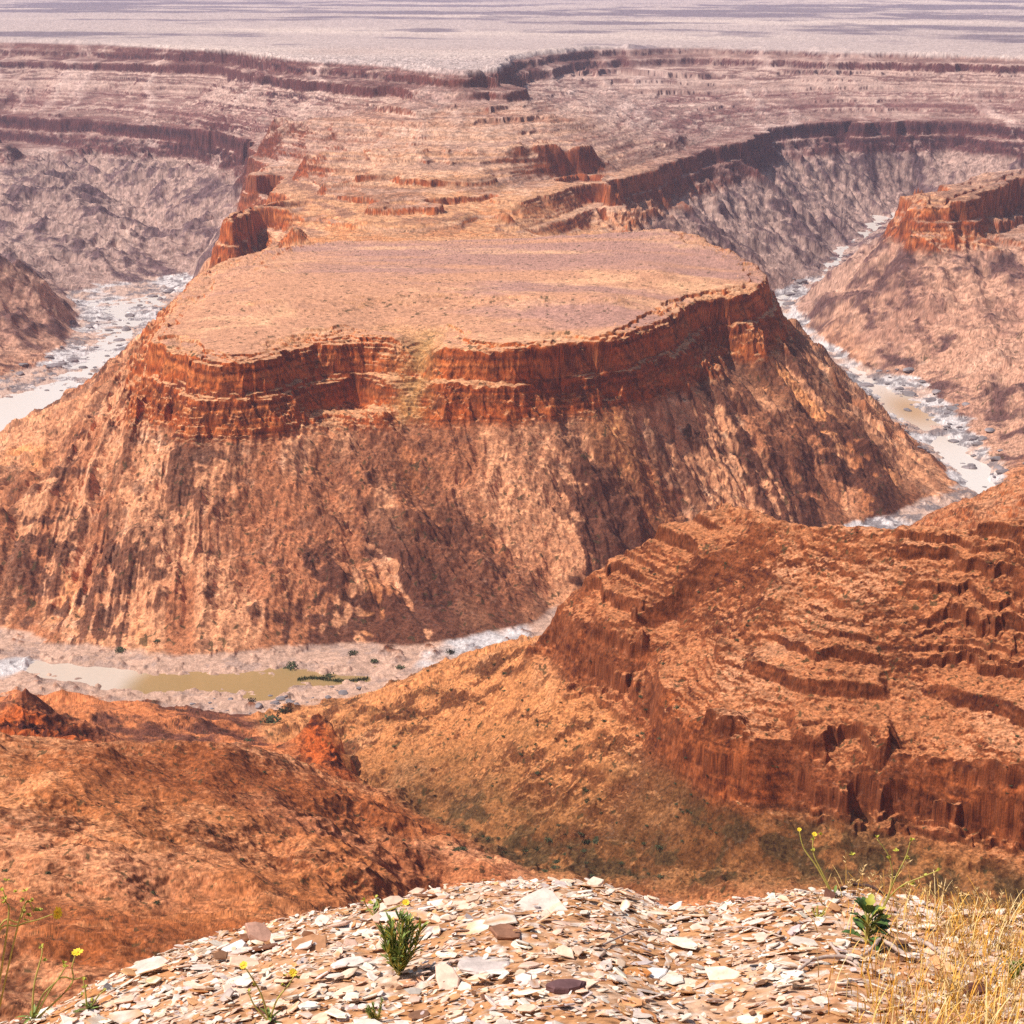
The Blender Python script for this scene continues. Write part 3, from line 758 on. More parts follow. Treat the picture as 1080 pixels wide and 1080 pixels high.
stones = []
def scatter(count, lo, hi, outer, power=2.2):
    for _ in range(count):
        u = SR.uniform(-120, 1200); ph = math.atan2((u-540)/FPX, .85)
        re = float(np.interp(ph, _eph, _ere))
        r = math.sqrt(SR.uniform(2.1**2, (re+outer)**2))
        x, y = r*math.sin(ph), r*math.cos(ph)
        Lx = lo + (hi-lo)*SR.random()**power
        if u > 840 and SR.random() < .35: continue
        stones.append((Lx, u, r, re, x, y))
scatter(240, .026, .046, .15, 1.2)
scatter(5400, .007, .026, .22, 2.1)
scatter(13000, .0025, .010, .18, 1.2)
vis = sorted([s for s in stones if 5 < s[1] < 1075 and s[2] > 2.55 and s[2] < s[3]+.03], key=lambda s: -s[0]/s[2])
single = set(id(s) for s in vis[:278])
LAB = {'pale': ('pale cream flat stone shard lying loose in the rubble of the near bank', 'pale stone shards on the near bank'),
       'pink': ('pinkish tan flat stone shard lying loose in the rubble of the near bank', 'pinkish stone shards on the near bank'),
       'rust': ('rusty orange stone shard lying loose in the rubble of the near bank', 'rusty stone shards on the near bank'),
       'brown': ('dark brown stone shard lying loose in the pale rubble of the near bank', 'dark brown stone shards on the near bank'),
       'grey': ('greyish flat stone shard lying loose in the pale rubble of the near bank', 'grey stone shards on the near bank')}

def stone_obj(V, Fs, cols, loc, R, label, group=None, name='stone', cat='stone'):
    me = bpy.data.meshes.new(name); me.from_pydata([tuple(R @ Vector(v)) for v in V], [], Fs); me.update()
    set_col(me, np.array(cols, F32)); me.materials.append(M_STONE)
    o = bpy.data.objects.new(name, me); C.objects.link(o); o.location = loc
    o['label'] = label; o['category'] = cat
    if group: o['group'] = group
    return o

bigV, bigF, bigC = [], [], []
for s in stones:
    Lx, u, r, re, x, y = s
    asp = SR.uniform(.38, .85); H = Lx*SR.uniform(.07, .24) if Lx < .026 else Lx*SR.uniform(.06, .12)
    V, Fs = slab(SR, Lx, Lx*asp, H)
    nm, c = tone(SR)
    R = rot_lie(SR, x, y, .20 if Lx > .02 else .3)
    z = nz1(x, y) + SR.uniform(-.3, .35)*H + (SR.random()**3)*.012
    if id(s) in single:
        stone_obj(V, Fs, scol(SR, c, len(V)), (x, y, z), R, *LAB[nm])
    else:
        k = len(bigV)
        bigV += [tuple((R @ Vector(v)) + Vector((x, y, z))) for v in V]
        bigF += [tuple(i+k for i in f) for f in Fs]; bigC += scol(SR, c, len(V))
me = bpy.data.meshes.new('rubble'); me.from_pydata(bigV, [], bigF); me.update()
set_col(me, np.array(bigC, F32)); me.materials.append(M_STONE)
o = bpy.data.objects.new('rubble', me); C.objects.link(o); o['kind'] = 'stuff'
print('stones', round(time.time()-T00, 1))

# stones one can pick out in the photograph
def marked(u, v, wpx, hpx, tpx, col, label, yaw=0, tilt=(0, 0), n=7, lift=0, outline=None):
    p, r = foot(u, v); k = math.hypot(r, p.z)/FPX
    Lx, Ly, H = wpx*k/2, hpx*k/2, tpx*k
    if outline:
        V = []; m = len(outline)
        for s_, h_ in ((.96, 0), (1.0, .5), (.99, .85), (.95, 1)):
            for (a, b) in outline: V.append((a*Lx*s_, b*Ly*s_, H*h_ + SR.uniform(-.05, .05)*H))
        V.append((0, 0, H*1.02))
        Fs = [(q*m+i, q*m+(i+1) % m, (q+1)*m+(i+1) % m, (q+1)*m+i) for q in range(3) for i in range(m)] + [(3*m+i, 3*m+(i+1) % m, 4*m) for i in range(m)]
    else: V, Fs = slab(SR, Lx, Ly, H, n)
    nrm = Vector((tilt[0], tilt[1] + .22, 1)).normalized()
    R = nrm.to_track_quat('Z', 'Y').to_matrix() @ Matrix.Rotation(yaw, 3, 'Z')
    return stone_obj(V, Fs, scol(SR, col, len(V), 0), p + Vector((0, 0, lift)), R, label)
marked(574,957,60,48,4,(.72,.58,.49),'largest pale triangular slab, lying tilted just below the crest of the near bank', -.1, (-.04,-.34), lift=.006,
       outline=[(-.9,-.75),(-.1,-1),(1.0,-.25),(.75,0),(.05,.85),(-.35,1.0),(-.75,.1)])
marked(284,976,26,34,6,(.84,.80,.76),'white blocky stone perched on the left crest of the near bank', .2, (0,-.25), 6)
marked(275,990,28,44,8,(.52,.28,.20),'reddish brown boulder just under the white block on the left crest', .5, (.1,-.5), 7)
marked(326,1002,44,60,6,(.50,.24,.12),'long rust brown slab lying left of the spiky green shrublet', -.15, (0,-.1), 8)
marked(248,1003,22,36,6,(.80,.72,.68),'cream rounded stone left of the reddish boulder', .3, (-.1,-.3), 7)
marked(115,1034,28,40,4,(.78,.68,.60),'pale leaning slab at the far left end of the bank, with dark shade below', .5, (-.3,-.2), 6)
marked(158,1022,38,50,5,(.72,.55,.46),'broad pinkish slab on the left slope of the bank above the leaning one', .6, (-.25,-.2), 7)
marked(510,1021,70,60,5,(.60,.49,.44),'long grey pink slab lying flat in the middle of the bank', -.08, (0,-.05), 9)
marked(593,1046,24,50,9,(.17,.085,.085),'dark purple brown stone in the lower middle of the bank', .2, (.1,-.2), 7)
marked(533,986,36,46,5,(.30,.14,.085),'dark red flat stone below the triangular slab', .1, (0,-.1), 8)
marked(875,952,13,30,10,(.20,.085,.055),'round dark red stone on the crest left of the leafy plant', 0, (0,-.1), 8)
marked(690,1030,26,36,4,(.82,.74,.69),'white stone on sandy ground right of the dark purple one', .4, (.1,-.2), 7)
marked(1030,1050,22,44,9,(.15,.06,.045),'dark stone half hidden in the dry grass at lower right', .4, (.1,-.2), 7)

# ------------------------------------------------------------------ plants of the bank
def plain_mat(name, col, rough=.7, var=.25, scale=30, trans=0):
    m, nt, b = mat(name)
    n = nt.nodes.new('ShaderNodeTexNoise'); n.inputs['Scale'].default_value = scale; n.inputs['Detail'].default_value = 3
    tc = nt.nodes.new('ShaderNodeTexCoord'); nt.links.new(tc.outputs['Object'], n.inputs['Vector'])
    r = nt.nodes.new('ShaderNodeValToRGB')
    r.color_ramp.elements[0].position = .3; r.color_ramp.elements[1].position = .7
    r.color_ramp.elements[0].color = tuple(c*(1-var) for c in col) + (1,); r.color_ramp.elements[1].color = tuple(min(1, c*(1+var)) for c in col) + (1,)
    nt.links.new(n.outputs['Fac'], r.inputs['Fac']); nt.links.new(r.outputs['Color'], b.inputs['Base Color'])
    b.inputs['Roughness'].default_value = rough; b.inputs['Specular IOR Level'].default_value = .3
    if trans: b.inputs['Subsurface Weight'].default_value = 0
    return m
M_LEAF = plain_mat('grey_green_leaf', (.20,.25,.06), .6, .4, 60)
M_LEAFD = plain_mat('dark_green_leaf', (.085,.14,.035), .5, .45, 40)
M_LEAFY = plain_mat('yellow_green_leaf', (.46,.42,.06), .6, .25, 40)
M_STEM = plain_mat('yellow_green_stem', (.44,.36,.09), .7, .25, 60)
M_STEMR = plain_mat('reddish_stem', (.30,.14,.06), .7, .25, 60)
M_PETAL = plain_mat('yellow_petal', (.86,.60,.035), .6, .1, 80)
M_DISC = plain_mat('orange_flower_disc', (.75,.40,.03), .8, .2, 300)
M_STRAW = attr_mat('dry_straw', .8)
M_TWIG = plain_mat('bleached_wood', (.52,.38,.31), .85, .3, 90)
M_TWIGD = plain_mat('dark_dead_wood', (.10,.055,.045), .85, .4, 90)
M_BUSH = plain_mat('canyon_bush_leaves', (.065,.075,.03), .85, .45, .9)
M_BOULD = plain_mat('river_boulder_rock', (.24,.20,.20), .9, .5, .35)

class MB:
    def __init__(s): s.v = []; s.f = []
    def tube(s, pts, r0, r1, n=5):
        pts = [Vector(p) for p in pts]; k0 = len(s.v); m = len(pts)
        for i, p in enumerate(pts):
            t = (pts[min(i+1, m-1)] - pts[max(i-1, 0)]).normalized()
            a = t.orthogonal().normalized(); b = t.cross(a)
            rr = r0 + (r1-r0)*i/max(1, m-1)
            for j in range(n):
                q = j/n*6.283; s.v.append(tuple(p + (a*math.cos(q)+b*math.sin(q))*rr))
        for i in range(m-1):
            for j in range(n):
                s.f.append((k0+i*n+j, k0+i*n+(j+1) % n, k0+(i+1)*n+(j+1) % n, k0+(i+1)*n+j))
        s.f.append(tuple(k0+(m-1)*n+j for j in range(n)))
    def leaf(s, p, d, ln, wd, droop=.2, lobes=0, up=Vector((0,0,1)), segs=6):
        """a folded leaf with a midrib, outline by lobes"""
        p = Vector(p); d = Vector(d).normalized(); side = d.cross(up)
        if side.length < 1e-3: side = Vector((1,0,0))
        side.normalize(); nn = side.cross(d).normalized(); k = len(s.v)
        for i in range(segs+1):
            t = i/segs
            w_ = wd*math.sin(math.pi*min(1, (t*.92+.06)))**.8
            if lobes: w_ *= .62 + .38*abs(math.sin(t*math.pi*lobes))
            c = p + d*ln*t - Vector((0,0,1))*droop*ln*t*t
            s.v += [tuple(c - side*w_ + nn*w_*.35), tuple(c), tuple(c + side*w_ + nn*w_*.35)]
        for i in range(segs):
            a = k+i*3
            s.f += [(a, a+1, a+4, a+3), (a+1, a+2, a+5, a+4)]
    def build(s, name, m, parent=None, smooth=True):
        me = bpy.data.meshes.new(name); me.from_pydata(s.v, [], s.f); me.update()
        if smooth: me.polygons.foreach_set('use_smooth', [True]*len(me.polygons))
        me.materials.append(m); o = bpy.data.objects.new(name, me); C.objects.link(o)
        if parent is not None:
            o.parent = parent; o.matrix_parent_inverse = Matrix.Translation(-parent.location)
        return o
def thing(name, label, cat, loc, group=None):
    o = bpy.data.objects.new(name, None); C.objects.link(o); o.location = loc; o.empty_display_size = .05
    o['label'] = label; o['category'] = cat
    if group: o['group'] = group
    return o
def bez(pts, n=12):
    pts = [Vector(p) for p in pts]; out = []
    for i in range(len(pts)-1):
        p0 = pts[max(0, i-1)]; p1 = pts[i]; p2 = pts[i+1]; p3 = pts[min(len(pts)-1, i+2)]
        for j in range(n):
            t = j/n
            out.append(.5*((2*p1)+(-p0+p2)*t+(2*p0-5*p1+4*p2-p3)*t*t+(-p0+3*p1-3*p2+p3)*t**3))
    out.append(pts[-1]); return out

PR = random.Random(5)
def daisy(parent, p, nrm, rad, petals=11):
    nrm = Vector(nrm).normalized(); a = nrm.orthogonal().normalized(); b = nrm.cross(a)
    m = MB()
    for i in range(petals):
        q = i/petals*6.283 + PR.uniform(-.1, .1)
        d = a*math.cos(q) + b*math.sin(q) + nrm*PR.uniform(.05, .3)
        m.leaf(Vector(p) + d*rad*.2, d, rad*.85, rad*.24, 0, 0, nrm, 4)
    f = m.build('flower', M_PETAL, parent)
    c = MB(); c.tube([Vector(p)-nrm*rad*.12, Vector(p)+nrm*rad*.12, Vector(p)+nrm*rad*.2], rad*.30, rad*.16, 9)
    c.build('flower_disc', M_DISC, f)
def bud(m, p, rad):
    for i in range(5):
        d = Vector((PR.uniform(-1,1), PR.uniform(-1,1), PR.uniform(0,1.3)))
        m.leaf(p, d, rad*1.5, rad*.55, 0, 0, segs=3)

def spiky(u, v, hpx, wpx, nst, label, dens=1.0):
    p, r = foot(u, v); k = math.hypot(r, p.z)/FPX
    root = thing('green_shrub', label, 'shrub', p)
    st, lf, ly = MB(), MB(), MB()
    for i in range(nst):
        ang = PR.uniform(0, 6.283); out = PR.uniform(.1, 1)
        top = p + Vector((math.cos(ang)*wpx*k*.5*out, math.sin(ang)*wpx*k*.4*out, hpx*k*PR.uniform(.6, 1.02)*(1-.25*out)))
        pts = bez([p, p.lerp(top, .5) + Vector((math.cos(ang), math.sin(ang), 0))*k*wpx*.08*out, top], 5)
        st.tube(pts, 1.6*k, .6*k, 4)
        for q in pts[2:]:
            for _ in range(int(4*dens)):
                d = Vector((math.cos(ang)*.5+PR.uniform(-.8,.8), math.sin(ang)*.5+PR.uniform(-.8,.8), PR.uniform(.5, 1.6)))
                (ly if PR.random() < .22 else lf).leaf(q, d, hpx*k*PR.uniform(.13, .24), hpx*k*.02, PR.uniform(-.1,.2), 0, segs=4)
    st.build('stem', M_STEM, root); lf.build('leaves', M_LEAF, root)
    y = ly.build('leaves', M_LEAFY, root); y['label'] = 'yellowish leaf tips'
    return root
spiky(421, 1030, 66, 50, 15, 'spiky upright green shrublet standing alone in the pale rubble', 1.2)
spiky(398, 1079, 26, 28, 9, 'small low green shrublet at the bottom edge under the spiky one')
spiky(18, 1080, 30, 46, 12, 'dense green clump at the bottom left corner among yellow flower stalks', 1.3)
spiky(1067, 1036, 32, 22, 6, 'small green sprig among the dry grass at the right edge')
spiky(862, 968, 12, 16, 5, 'tiny green sprout between flat stones left of the leafy plant')

def leafy():
    p, r = foot(914, 996); k = math.hypot(r, p.z)/FPX
    root = thing('leafy_plant', 'dark green broad leaved plant with lobed leaves beside bleached roots', 'plant', p)
    st, lf, ly = MB(), MB(), MB()
    for i in range(34):
        ang = PR.uniform(0, 6.283); t = PR.random()
        b = p + Vector((0, 0, k*(4 + 26*t)))
        d = Vector((math.cos(ang)*(1.15-.55*t), math.sin(ang)*(1.1-.55*t), .35 + t*.9))
        e = b + d.normalized()*k*8
        st.tube([p, b.lerp(e, .3), e], 1.3*k, .7*k, 4)
        (ly if i % 9 == 0 else lf).leaf(e, d, k*PR.uniform(17, 29), k*PR.uniform(4.5, 7), .32, 3, segs=9)
    st.build('stem', M_STEM, root); lf.build('leaves', M_LEAFD, root)
    y = ly.build('leaves', M_LEAFY, root); y['label'] = 'yellowing leaves'
    fs = MB()
    for pts in (((920,985),(932,955),(950,935),(975,924),(990,918)), ((922,982),(940,935),(938,905),(925,885)), ((930,960),(945,925),(955,905),(960,888))):
        q = bez([S(a, b, r) for a, b in pts], 6); fs.tube(q, 1.0*k, .5*k, 4)
    fs.build('flower_stalk', M_STEM, root)
    bd = MB()
    for a, b in ((961,886),(956,906),(945,898),(925,884),(938,906),(990,918),(899,902),(975,924),(962,932),(952,936)): bud(bd, S(a, b, r), 2.6*k)
    bd.build('flower_buds', M_LEAFY, root)
leafy()

def stalks(base, label, stems, flowers, buds, leaves=0, cat='flower'):
    p, r = foot(*base); k = math.hypot(r, p.z)/FPX
    root = thing('yellow_flower_plant', label, 'flowering plant', p)
    for pts in stems:
        m = MB(); q = bez([p if i == 0 and s_ == 'b' else S(s_[0], s_[1], r + (i*.006)) for i, s_ in enumerate(pts)], 7)
        m.tube(q, 1.15*k, .55*k, 5); m.build('stem', M_STEM, root)
    for (a, b, rad, nrm) in flowers: daisy(root, S(a, b, r+.01), nrm, rad*k)
    if buds:
        m = MB()
        for (a, b) in buds: bud(m, S(a, b, r+.01), 2.6*k)
        m.build('flower_buds', M_LEAFY, root)
    if leaves:
        m = MB()
        for i in range(leaves):
            g = PR.uniform(0, 6.283); m.leaf(p + Vector((0,0,k*PR.uniform(0,8))), (math.cos(g), math.sin(g), PR.uniform(.3,1.2)), k*PR.uniform(9,18), k*1.6, .2, 0, segs=4)
        m.build('leaves', M_LEAF, root)
stalks((34,1079), 'tall yellow flowered stalks rising from the bottom left corner against the orange hillside',
  [['b',(36,1040),(44,1008),(44,1000)], ['b',(45,1050),(60,1034),(70,1018)], ['b',(60,1034),(78,1033),(86,1031)], ['b',(74,1040),(76,1020),(80,1006)]],
  [(82,1005,6,(-.1,-.25,1))], [(44,999),(47,1014),(69,1020),(67,1016)], 12)
stalks((-22,1088), 'yellow flower stalk leaning in from the left edge with one open bloom',
  [['b',(-5,994),(20,976),(40,970),(56,964)], ['b',(-2,985),(20,972),(28,950)], ['b',(8,978),(6,950),(3,938)], ['b',(22,965),(36,962)]],
  [(60,963,6.5,(.9,-.5,.25))], [(27,940),(25,950),(29,952),(24,962),(28,970),(38,961),(34,951),(17,941),(2,940),(5,948),(4,953),(7,929),(30,966),(42,961)])
stalks((92,1068), 'short yellowish stems at the left end of the stone bank', [['b',(90,1045),(88,1034)], ['b',(104,1050),(112,1043)]], [], [(88,1034),(90,1042),(86,1050),(96,1056),(110,1046)], 14)
stalks((284,1079), 'thin forked stalks with small yellow flowers in the rubble at lower left',
  [['b',(276,1050),(265,1030),(257,1019)], ['b',(292,1055),(305,1038),(312,1026)], ['b',(268,1060),(262,1045)]],
  [(257,1018,4.5,(-.2,-.6,.8)),(309,1026,4.5,(.2,-.6,.8))], [(300,1030),(297,1040),(314,1032),(268,1040),(262,1046)], 10)
stalks((394,966), 'tiny yellow flowers on thin stems at the crest left of the spiky shrublet',
  [['b',(388,958),(384,950)], ['b',(400,955),(396,947)], ['b',(410,960),(428,953)]], [(428,952,4,(.1,-.5,.8))], [(384,950),(396,947),(399,951),(391,953)], 8)
stalks((880,948), 'faint dry flower stalk standing on the right crest left of the leafy plant',
  [['b',(862,915),(848,895),(843,876)], ['b',(868,922),(858,900),(858,881)]], [(843,875,2.4,(0,-.5,.8)),(859,880,2.8,(0,-.5,.8))], [(858,898),(866,881),(858,886)], 4)

# bleached roots and a dark arched stick
def twig(name, label, pts, r0, r1, m, group=None):
    q = []
    for i, (a, b, h) in enumerate(pts):
        p, r = foot(a, b); q.append(p + Vector((0, 0, h)))
    o_ = thing if False else None
    mb = MB(); c = bez(q, 6); c = [p + Vector((PR.uniform(-1,1), PR.uniform(-1,1), PR.uniform(-.5,1)))*.0012 for p in c]
    mb.tube(c, r0, r1, 6); o = mb.build(name, m); o['label'] = label; o['category'] = 'dead branch'
    return o
twig('dead_branch', 'bleached forked root running left from the foot of the leafy plant', [(840,1029,.006),(861,1018,.012),(893,1017,.012),(906,1022,.006)], .003, .005, M_TWIG)
twig('dead_branch', 'bleached bent root lying right under the leafy plant', [(902,1016,.006),(918,1008,.012),(929,1002,.02),(950,1011,.012),(966,1015,.006)], .003, .0052, M_TWIG)
twig('dead_branch', 'thick pale stick in the grass right of the leafy plant', [(970,996,.008),(985,1006,.012),(1003,1017,.006)], .006, .003, M_TWIG)
twig('dead_branch', 'long thin pale twig lying on the flat stones left of the roots', [(758,985,.008),(790,983,.010),(825,991,.006)], .0028, .0016, M_TWIG)
twig('dead_branch', 'thin pale twig lying across the rubble in the middle of the bank', [(636,1003,.01),(668,990,.016),(690,988,.014)], .0022, .0015, M_TWIG)
twig('dead_branch', 'thin crooked twig below the leafy plant pointing down', [(876,1000,.008),(888,1014,.008),(904,1023,.006)], .0034, .002, M_TWIG)
twig('dead_branch', 'dark arched dead stick standing out on the right crest', [(886,940,.004),(898,939,.026),(915,939,.03),(930,942,.018),(940,948,.004)], .0042, .003, M_TWIGD)

def grass():
    V, Fq, Cc = [], [], []
    g = random.Random(9)
    def blade(p, d, ln, w_, bend, col, head=False):
        side = Vector((-d.y, d.x, 0)); side = side.normalized() if side.length > 1e-3 else Vector((1,0,0))
        k = len(V); n = 5
        for i in range(n+1):
            t = i/n; c = p + Vector((0,0,1))*ln*t*(1-.25*bend*t) + d*ln*bend*t*t
            ww = w_*(1-.75*t)
            a = c - side*ww; b = c + side*ww; e = c + d.normalized()*ww*.8
            V.extend([tuple(a), tuple(b), tuple(e)]); Cc.extend([tuple(x*(.75+.35*t) for x in col)]*3)
        for i in range(n):
            a = k+i*3
            Fq.extend([(a, a+1, a+4, a+3), (a+1, a+2, a+5, a+4), (a+2, a, a+3, a+5)])
        if head:
            tip = Vector(V[k+n*3]); dd = (tip - Vector(V[k+(n-1)*3])).normalized()
            for q in range(16):
                o_ = tip + dd*q*.0016; e = Vector((g.uniform(-1,1), g.uniform(-1,1), g.uniform(.4,1.4))).normalized()
                s_ = e.orthogonal()*.0011; kk = len(V); ln2 = g.uniform(.006, .014)
                V.extend([tuple(o_-s_), tuple(o_+s_), tuple(o_+e*ln2*.5+s_*1.2), tuple(o_+e*ln2)]); Cc.extend([(.72,.50,.24)]*4)
                Fq.append((kk, kk+1, kk+2, kk+3))
    n = 0
    while n < 3400:
        u = g.uniform(840, 1180); ph = math.atan2((u-540)/FPX, .85); re = float(np.interp(ph, _eph, _ere))
        r = g.uniform(2.35, re + .22)
        x, y = r*math.sin(ph), r*math.cos(ph)
        dens = float(sstep(800, 1040, u)*(.18 + .9*max(0, min(1, .5 + 1.3*fbm(np.array([x*5]), np.array([y*5]), 2, 5)[0]))))
        if r < 3.1: dens = max(dens, .35*float(sstep(820, 950, u)))
        if g.random() > dens: continue
        n += 1
        an = g.uniform(0, 6.283); p = Vector((x, y, nz1(x, y) - .004))
        col = g.choice(((.80,.44,.09),(.84,.55,.18),(.74,.35,.05),(.85,.62,.30)))
        blade(p, Vector((math.cos(an), math.sin(an), 0)), g.uniform(.02, .085), g.uniform(.0008, .0017), g.uniform(.1, .8), col, g.random() < (.16 if r > re-.25 else .03))
    me = bpy.data.meshes.new('grass'); me.from_pydata(V, [], Fq); me.update(); set_col(me, np.array(Cc, F32)); me.materials.append(M_STRAW)
    o = bpy.data.objects.new('grass', me); C.objects.link(o); o['kind'] = 'stuff'
grass()
print('plants', round(time.time()-T00, 1))
# ------------------------------------------------------------------ the river: pools and braids in the low channel
def river():
    ph = np.linspace(-.36, .36, 420); r = np.exp(np.linspace(math.log(1180), math.log(4300), 420))
    Rg, Pg = np.meshgrid(r, ph, indexing='ij'); x = Rg*np.sin(Pg); y = Rg*np.cos(Pg)
    z = -500.2 + 19*sstep(3000, 4150, Rg)*sstep(200, 400, x)
    c = np.ones(x.shape + (3,), F32)*np.array((.78,.69,.61), F32)  # milky cream water, its sky reflection put into the base colour
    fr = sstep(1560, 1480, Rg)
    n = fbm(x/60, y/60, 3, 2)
    pale = sstep(-400, -375, x)*sstep(-262, -290, x + n*14)  # pale stretch of the front pool: sky reflection painted into the colour
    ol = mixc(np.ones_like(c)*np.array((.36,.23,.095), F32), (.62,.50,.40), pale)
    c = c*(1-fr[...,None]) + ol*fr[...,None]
    bx, by, _ = P(962, 432, -500)
    br = np.exp(-((x-bx)**2/(38**2) + (y-by)**2/(110**2)))
    c = mixc(c, (.50,.32,.17), br*1.0)
    i = np.arange(x.size, dtype=np.int32).reshape(x.shape)
    Q = np.stack([i[:-1,:-1], i[:-1,1:], i[1:,1:], i[1:,:-1]], -1).reshape(-1, 4)
    m = attr_mat('silt_and_sky_water', .22, .25, .06, .04, .2)
    m.node_tree.nodes['Principled BSDF'].inputs['Specular IOR Level'].default_value = .5
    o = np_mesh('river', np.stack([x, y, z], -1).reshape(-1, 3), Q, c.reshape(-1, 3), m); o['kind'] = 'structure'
river()

# bushes: a rough crown of small leaf clumps on short stems
def bush_mesh(seed, n=150):
    rnd = random.Random(seed); m = MB()
    for i in range(n):
        t = Vector((rnd.gauss(0, .5), rnd.gauss(0, .5), abs(rnd.gauss(.32, .22))))
        if t.x*t.x + t.y*t.y > 1: continue
        k = len(m.v); s_ = rnd.uniform(.1, .22)
        a = Vector((rnd.uniform(-1,1), rnd.uniform(-1,1), rnd.uniform(-.6,1))).normalized()*s_; b = a.orthogonal().normalized()*s_*.7
        m.v += [tuple(t-a), tuple(t+b), tuple(t+a), tuple(t-b)]; m.f.append((k, k+1, k+2, k+3))
    for i in range(5):
        q = rnd.uniform(0, 6.283); m.tube([(0,0,-.2), (math.cos(q)*.3, math.sin(q)*.3, .35)], .035, .015, 4)
    me = bpy.data.meshes.new('bush'); me.from_pydata(m.v, [], m.f); me.update(); me.materials.append(M_BUSH); return me
BUSH = [bush_mesh(i) for i in range(5)]
def bush(x, y, s_, label, group):
    o = bpy.data.objects.new('bush', BR.choice(BUSH)); C.objects.link(o)
    o.location = (x, y, ground_at(x, y) - s_*.05); o.scale = (s_, s_*BR.uniform(.8,1.2), s_*BR.uniform(.7,1.05)); o.rotation_euler = (0, 0, BR.uniform(0, 6.28))
    o['label'] = label; o['category'] = 'bush'
    if group: o['group'] = group
BR = random.Random(12)
for u, v, wpx, lab in ((127,687,11,'round green bush on the mesa foot above the left end of the pool'),(307,704,17,'largest dark bush on the pink beach above the pool'),(265,739,9,'dark bush on the near shore of the pool beside grey boulders'),
    (165,677,8,'bush at the very foot of the mesa slope left of the white outcrops'),(347,716,12,'dark bush at the water line left of the green reed strip'),(395,697,9,'bush on the pink beach above the right end of the reed strip'),
    (422,705,8,'bush on the grey gravel right of the pool'),(372,691,10,'bush at the foot of the mesa in the middle of the pink beach'),(475,688,9,'bush at the right end of the pink beach'),
    (286,762,20,'big dark bush at the mouth of the ravine by the river'),(300,752,16,'bush above the big one at the mouth of the ravine'),(262,782,10,'bush in the sandy ravine mouth left of the red crag')):
    q = sight(u, v)
    if q: bush(q[0], q[1], wpx/FPX*math.hypot(*q)*.62, lab, None)
# green reed strip by the pool
def reeds():
    a = P(314, 717, -500); b = P(388, 717, -500); m = MB(); rnd = random.Random(3)
    for i in range(900):
        t = rnd.random(); x = a[0]+(b[0]-a[0])*t; y = a[1]+(b[1]-a[1])*t + rnd.gauss(0, 1.6) + 3*math.sin(t*7)
        q = rnd.uniform(0, 6.28); m.leaf((x, y, -500.6), (math.cos(q)*.3, math.sin(q)*.3, 1), rnd.uniform(1.2, 3.0), .25, .1, 0, segs=2)
    o = m.build('reed_bed', plain_mat('reeds', (.05,.075,.02), .8, .4, .4)); o['label'] = 'low dark green reed strip along the far edge of the olive pool'; o['category'] = 'reeds'
reeds()
def spread(n, box, size, label, group, test=None):
    k = 0; tries = 0
    while k < n and tries < n*12:
        tries += 1
        q = sight(BR.uniform(box[0], box[2]), BR.uniform(box[1], box[3]))
        if not q or (test and not test(*q)): continue
        k += 1; bush(q[0], q[1], BR.uniform(*size), label, group)
def rv(x, y):
    ph, r, near, right, far = regions(np.array([x]), np.array([y])); return near[0] > .6
spread(85, (400,690,760,900), (.8,1.9), 'small dark green bush dotting the tan ravine slope below the red cliff', 'bushes on the ravine slope', rv)
spread(55, (600,560,1080,880), (.6,1.4), 'small dark bush clinging to the layered red ridge', 'bushes on the layered ridge', rv)
spread(22, (0,800,420,960), (.6,1.3), 'small dark bush on the smooth orange hillside', 'bushes on the orange hillside', rv)
spread(30, (470,880,700,925), (1.2,2.6), 'dark green bush in the shaded bottom of the ravine', 'bushes in the ravine bottom', rv)

# boulders of the river flats
def boulder_mesh(seed):
    rnd = random.Random(seed); bm = bmesh.new(); bmesh.ops.create_icosphere(bm, subdivisions=2, radius=1)
    pl = [(Vector((rnd.gauss(0,1), rnd.gauss(0,1), rnd.gauss(0,.7))).normalized(), rnd.uniform(.55,.9)) for _ in range(9)]
    for v in bm.verts:
        for n, d in pl:
            q = v.co.dot(n)
            if q > d: v.co -= n*(q-d)*.95
        v.co *= 1 + rnd.uniform(-.04, .04)
        v.co.z *= .6
    me = bpy.data.meshes.new('boulder'); bm.to_mesh(me); bm.free(); me.materials.append(M_BOULD); return me
BOU = [boulder_mesh(40+i) for i in range(6)]
def boulders(n, line, spreadm, size, label, group):
    for i in range(n):
        t = BR.random()*(len(line)-1); k = int(t); f = t-k
        u = line[k][0]+(line[k+1][0]-line[k][0])*f; v = line[k][1]+(line[k+1][1]-line[k][1])*f
        x, y, _ = P(u, v, -497); x += BR.gauss(0, spreadm); y += BR.gauss(0, spreadm*1.6)
        s_ = size[0] + (size[1]-size[0])*BR.random()**2
        z = max(ground_at(x, y), -500.4)
        if z > -486: continue
        o = bpy.data.objects.new('boulder', BR.choice(BOU)); C.objects.link(o)
        o.location = (x, y, z + s_*.1); o.scale = (s_*BR.uniform(.8,1.6), s_*BR.uniform(.8,1.6), s_*BR.uniform(.6,1)); o.rotation_euler = (0,0,BR.uniform(0,6.28))
        o['label'] = label; o['category'] = 'boulder'; o['group'] = group
boulders(70, ((1055,515),(1040,480),(1016,452),(992,424),(968,408),(925,398)), 26, (2,8), 'dark boulder on the pale bank of the right hand river', 'boulders along the right hand river')
boulders(36, ((990,505),(970,475),(930,432),(900,402)), 9, (1.5,5), 'grey boulder along the mesa side of the right hand river', 'boulders on the mesa side of the river')
boulders(80, ((20,395),(60,400),(85,380),(110,350),(150,330),(160,305)), 32, (2.5,9), 'dark boulder strewn over the white bed of the left hand river', 'boulders in the left hand river bed')
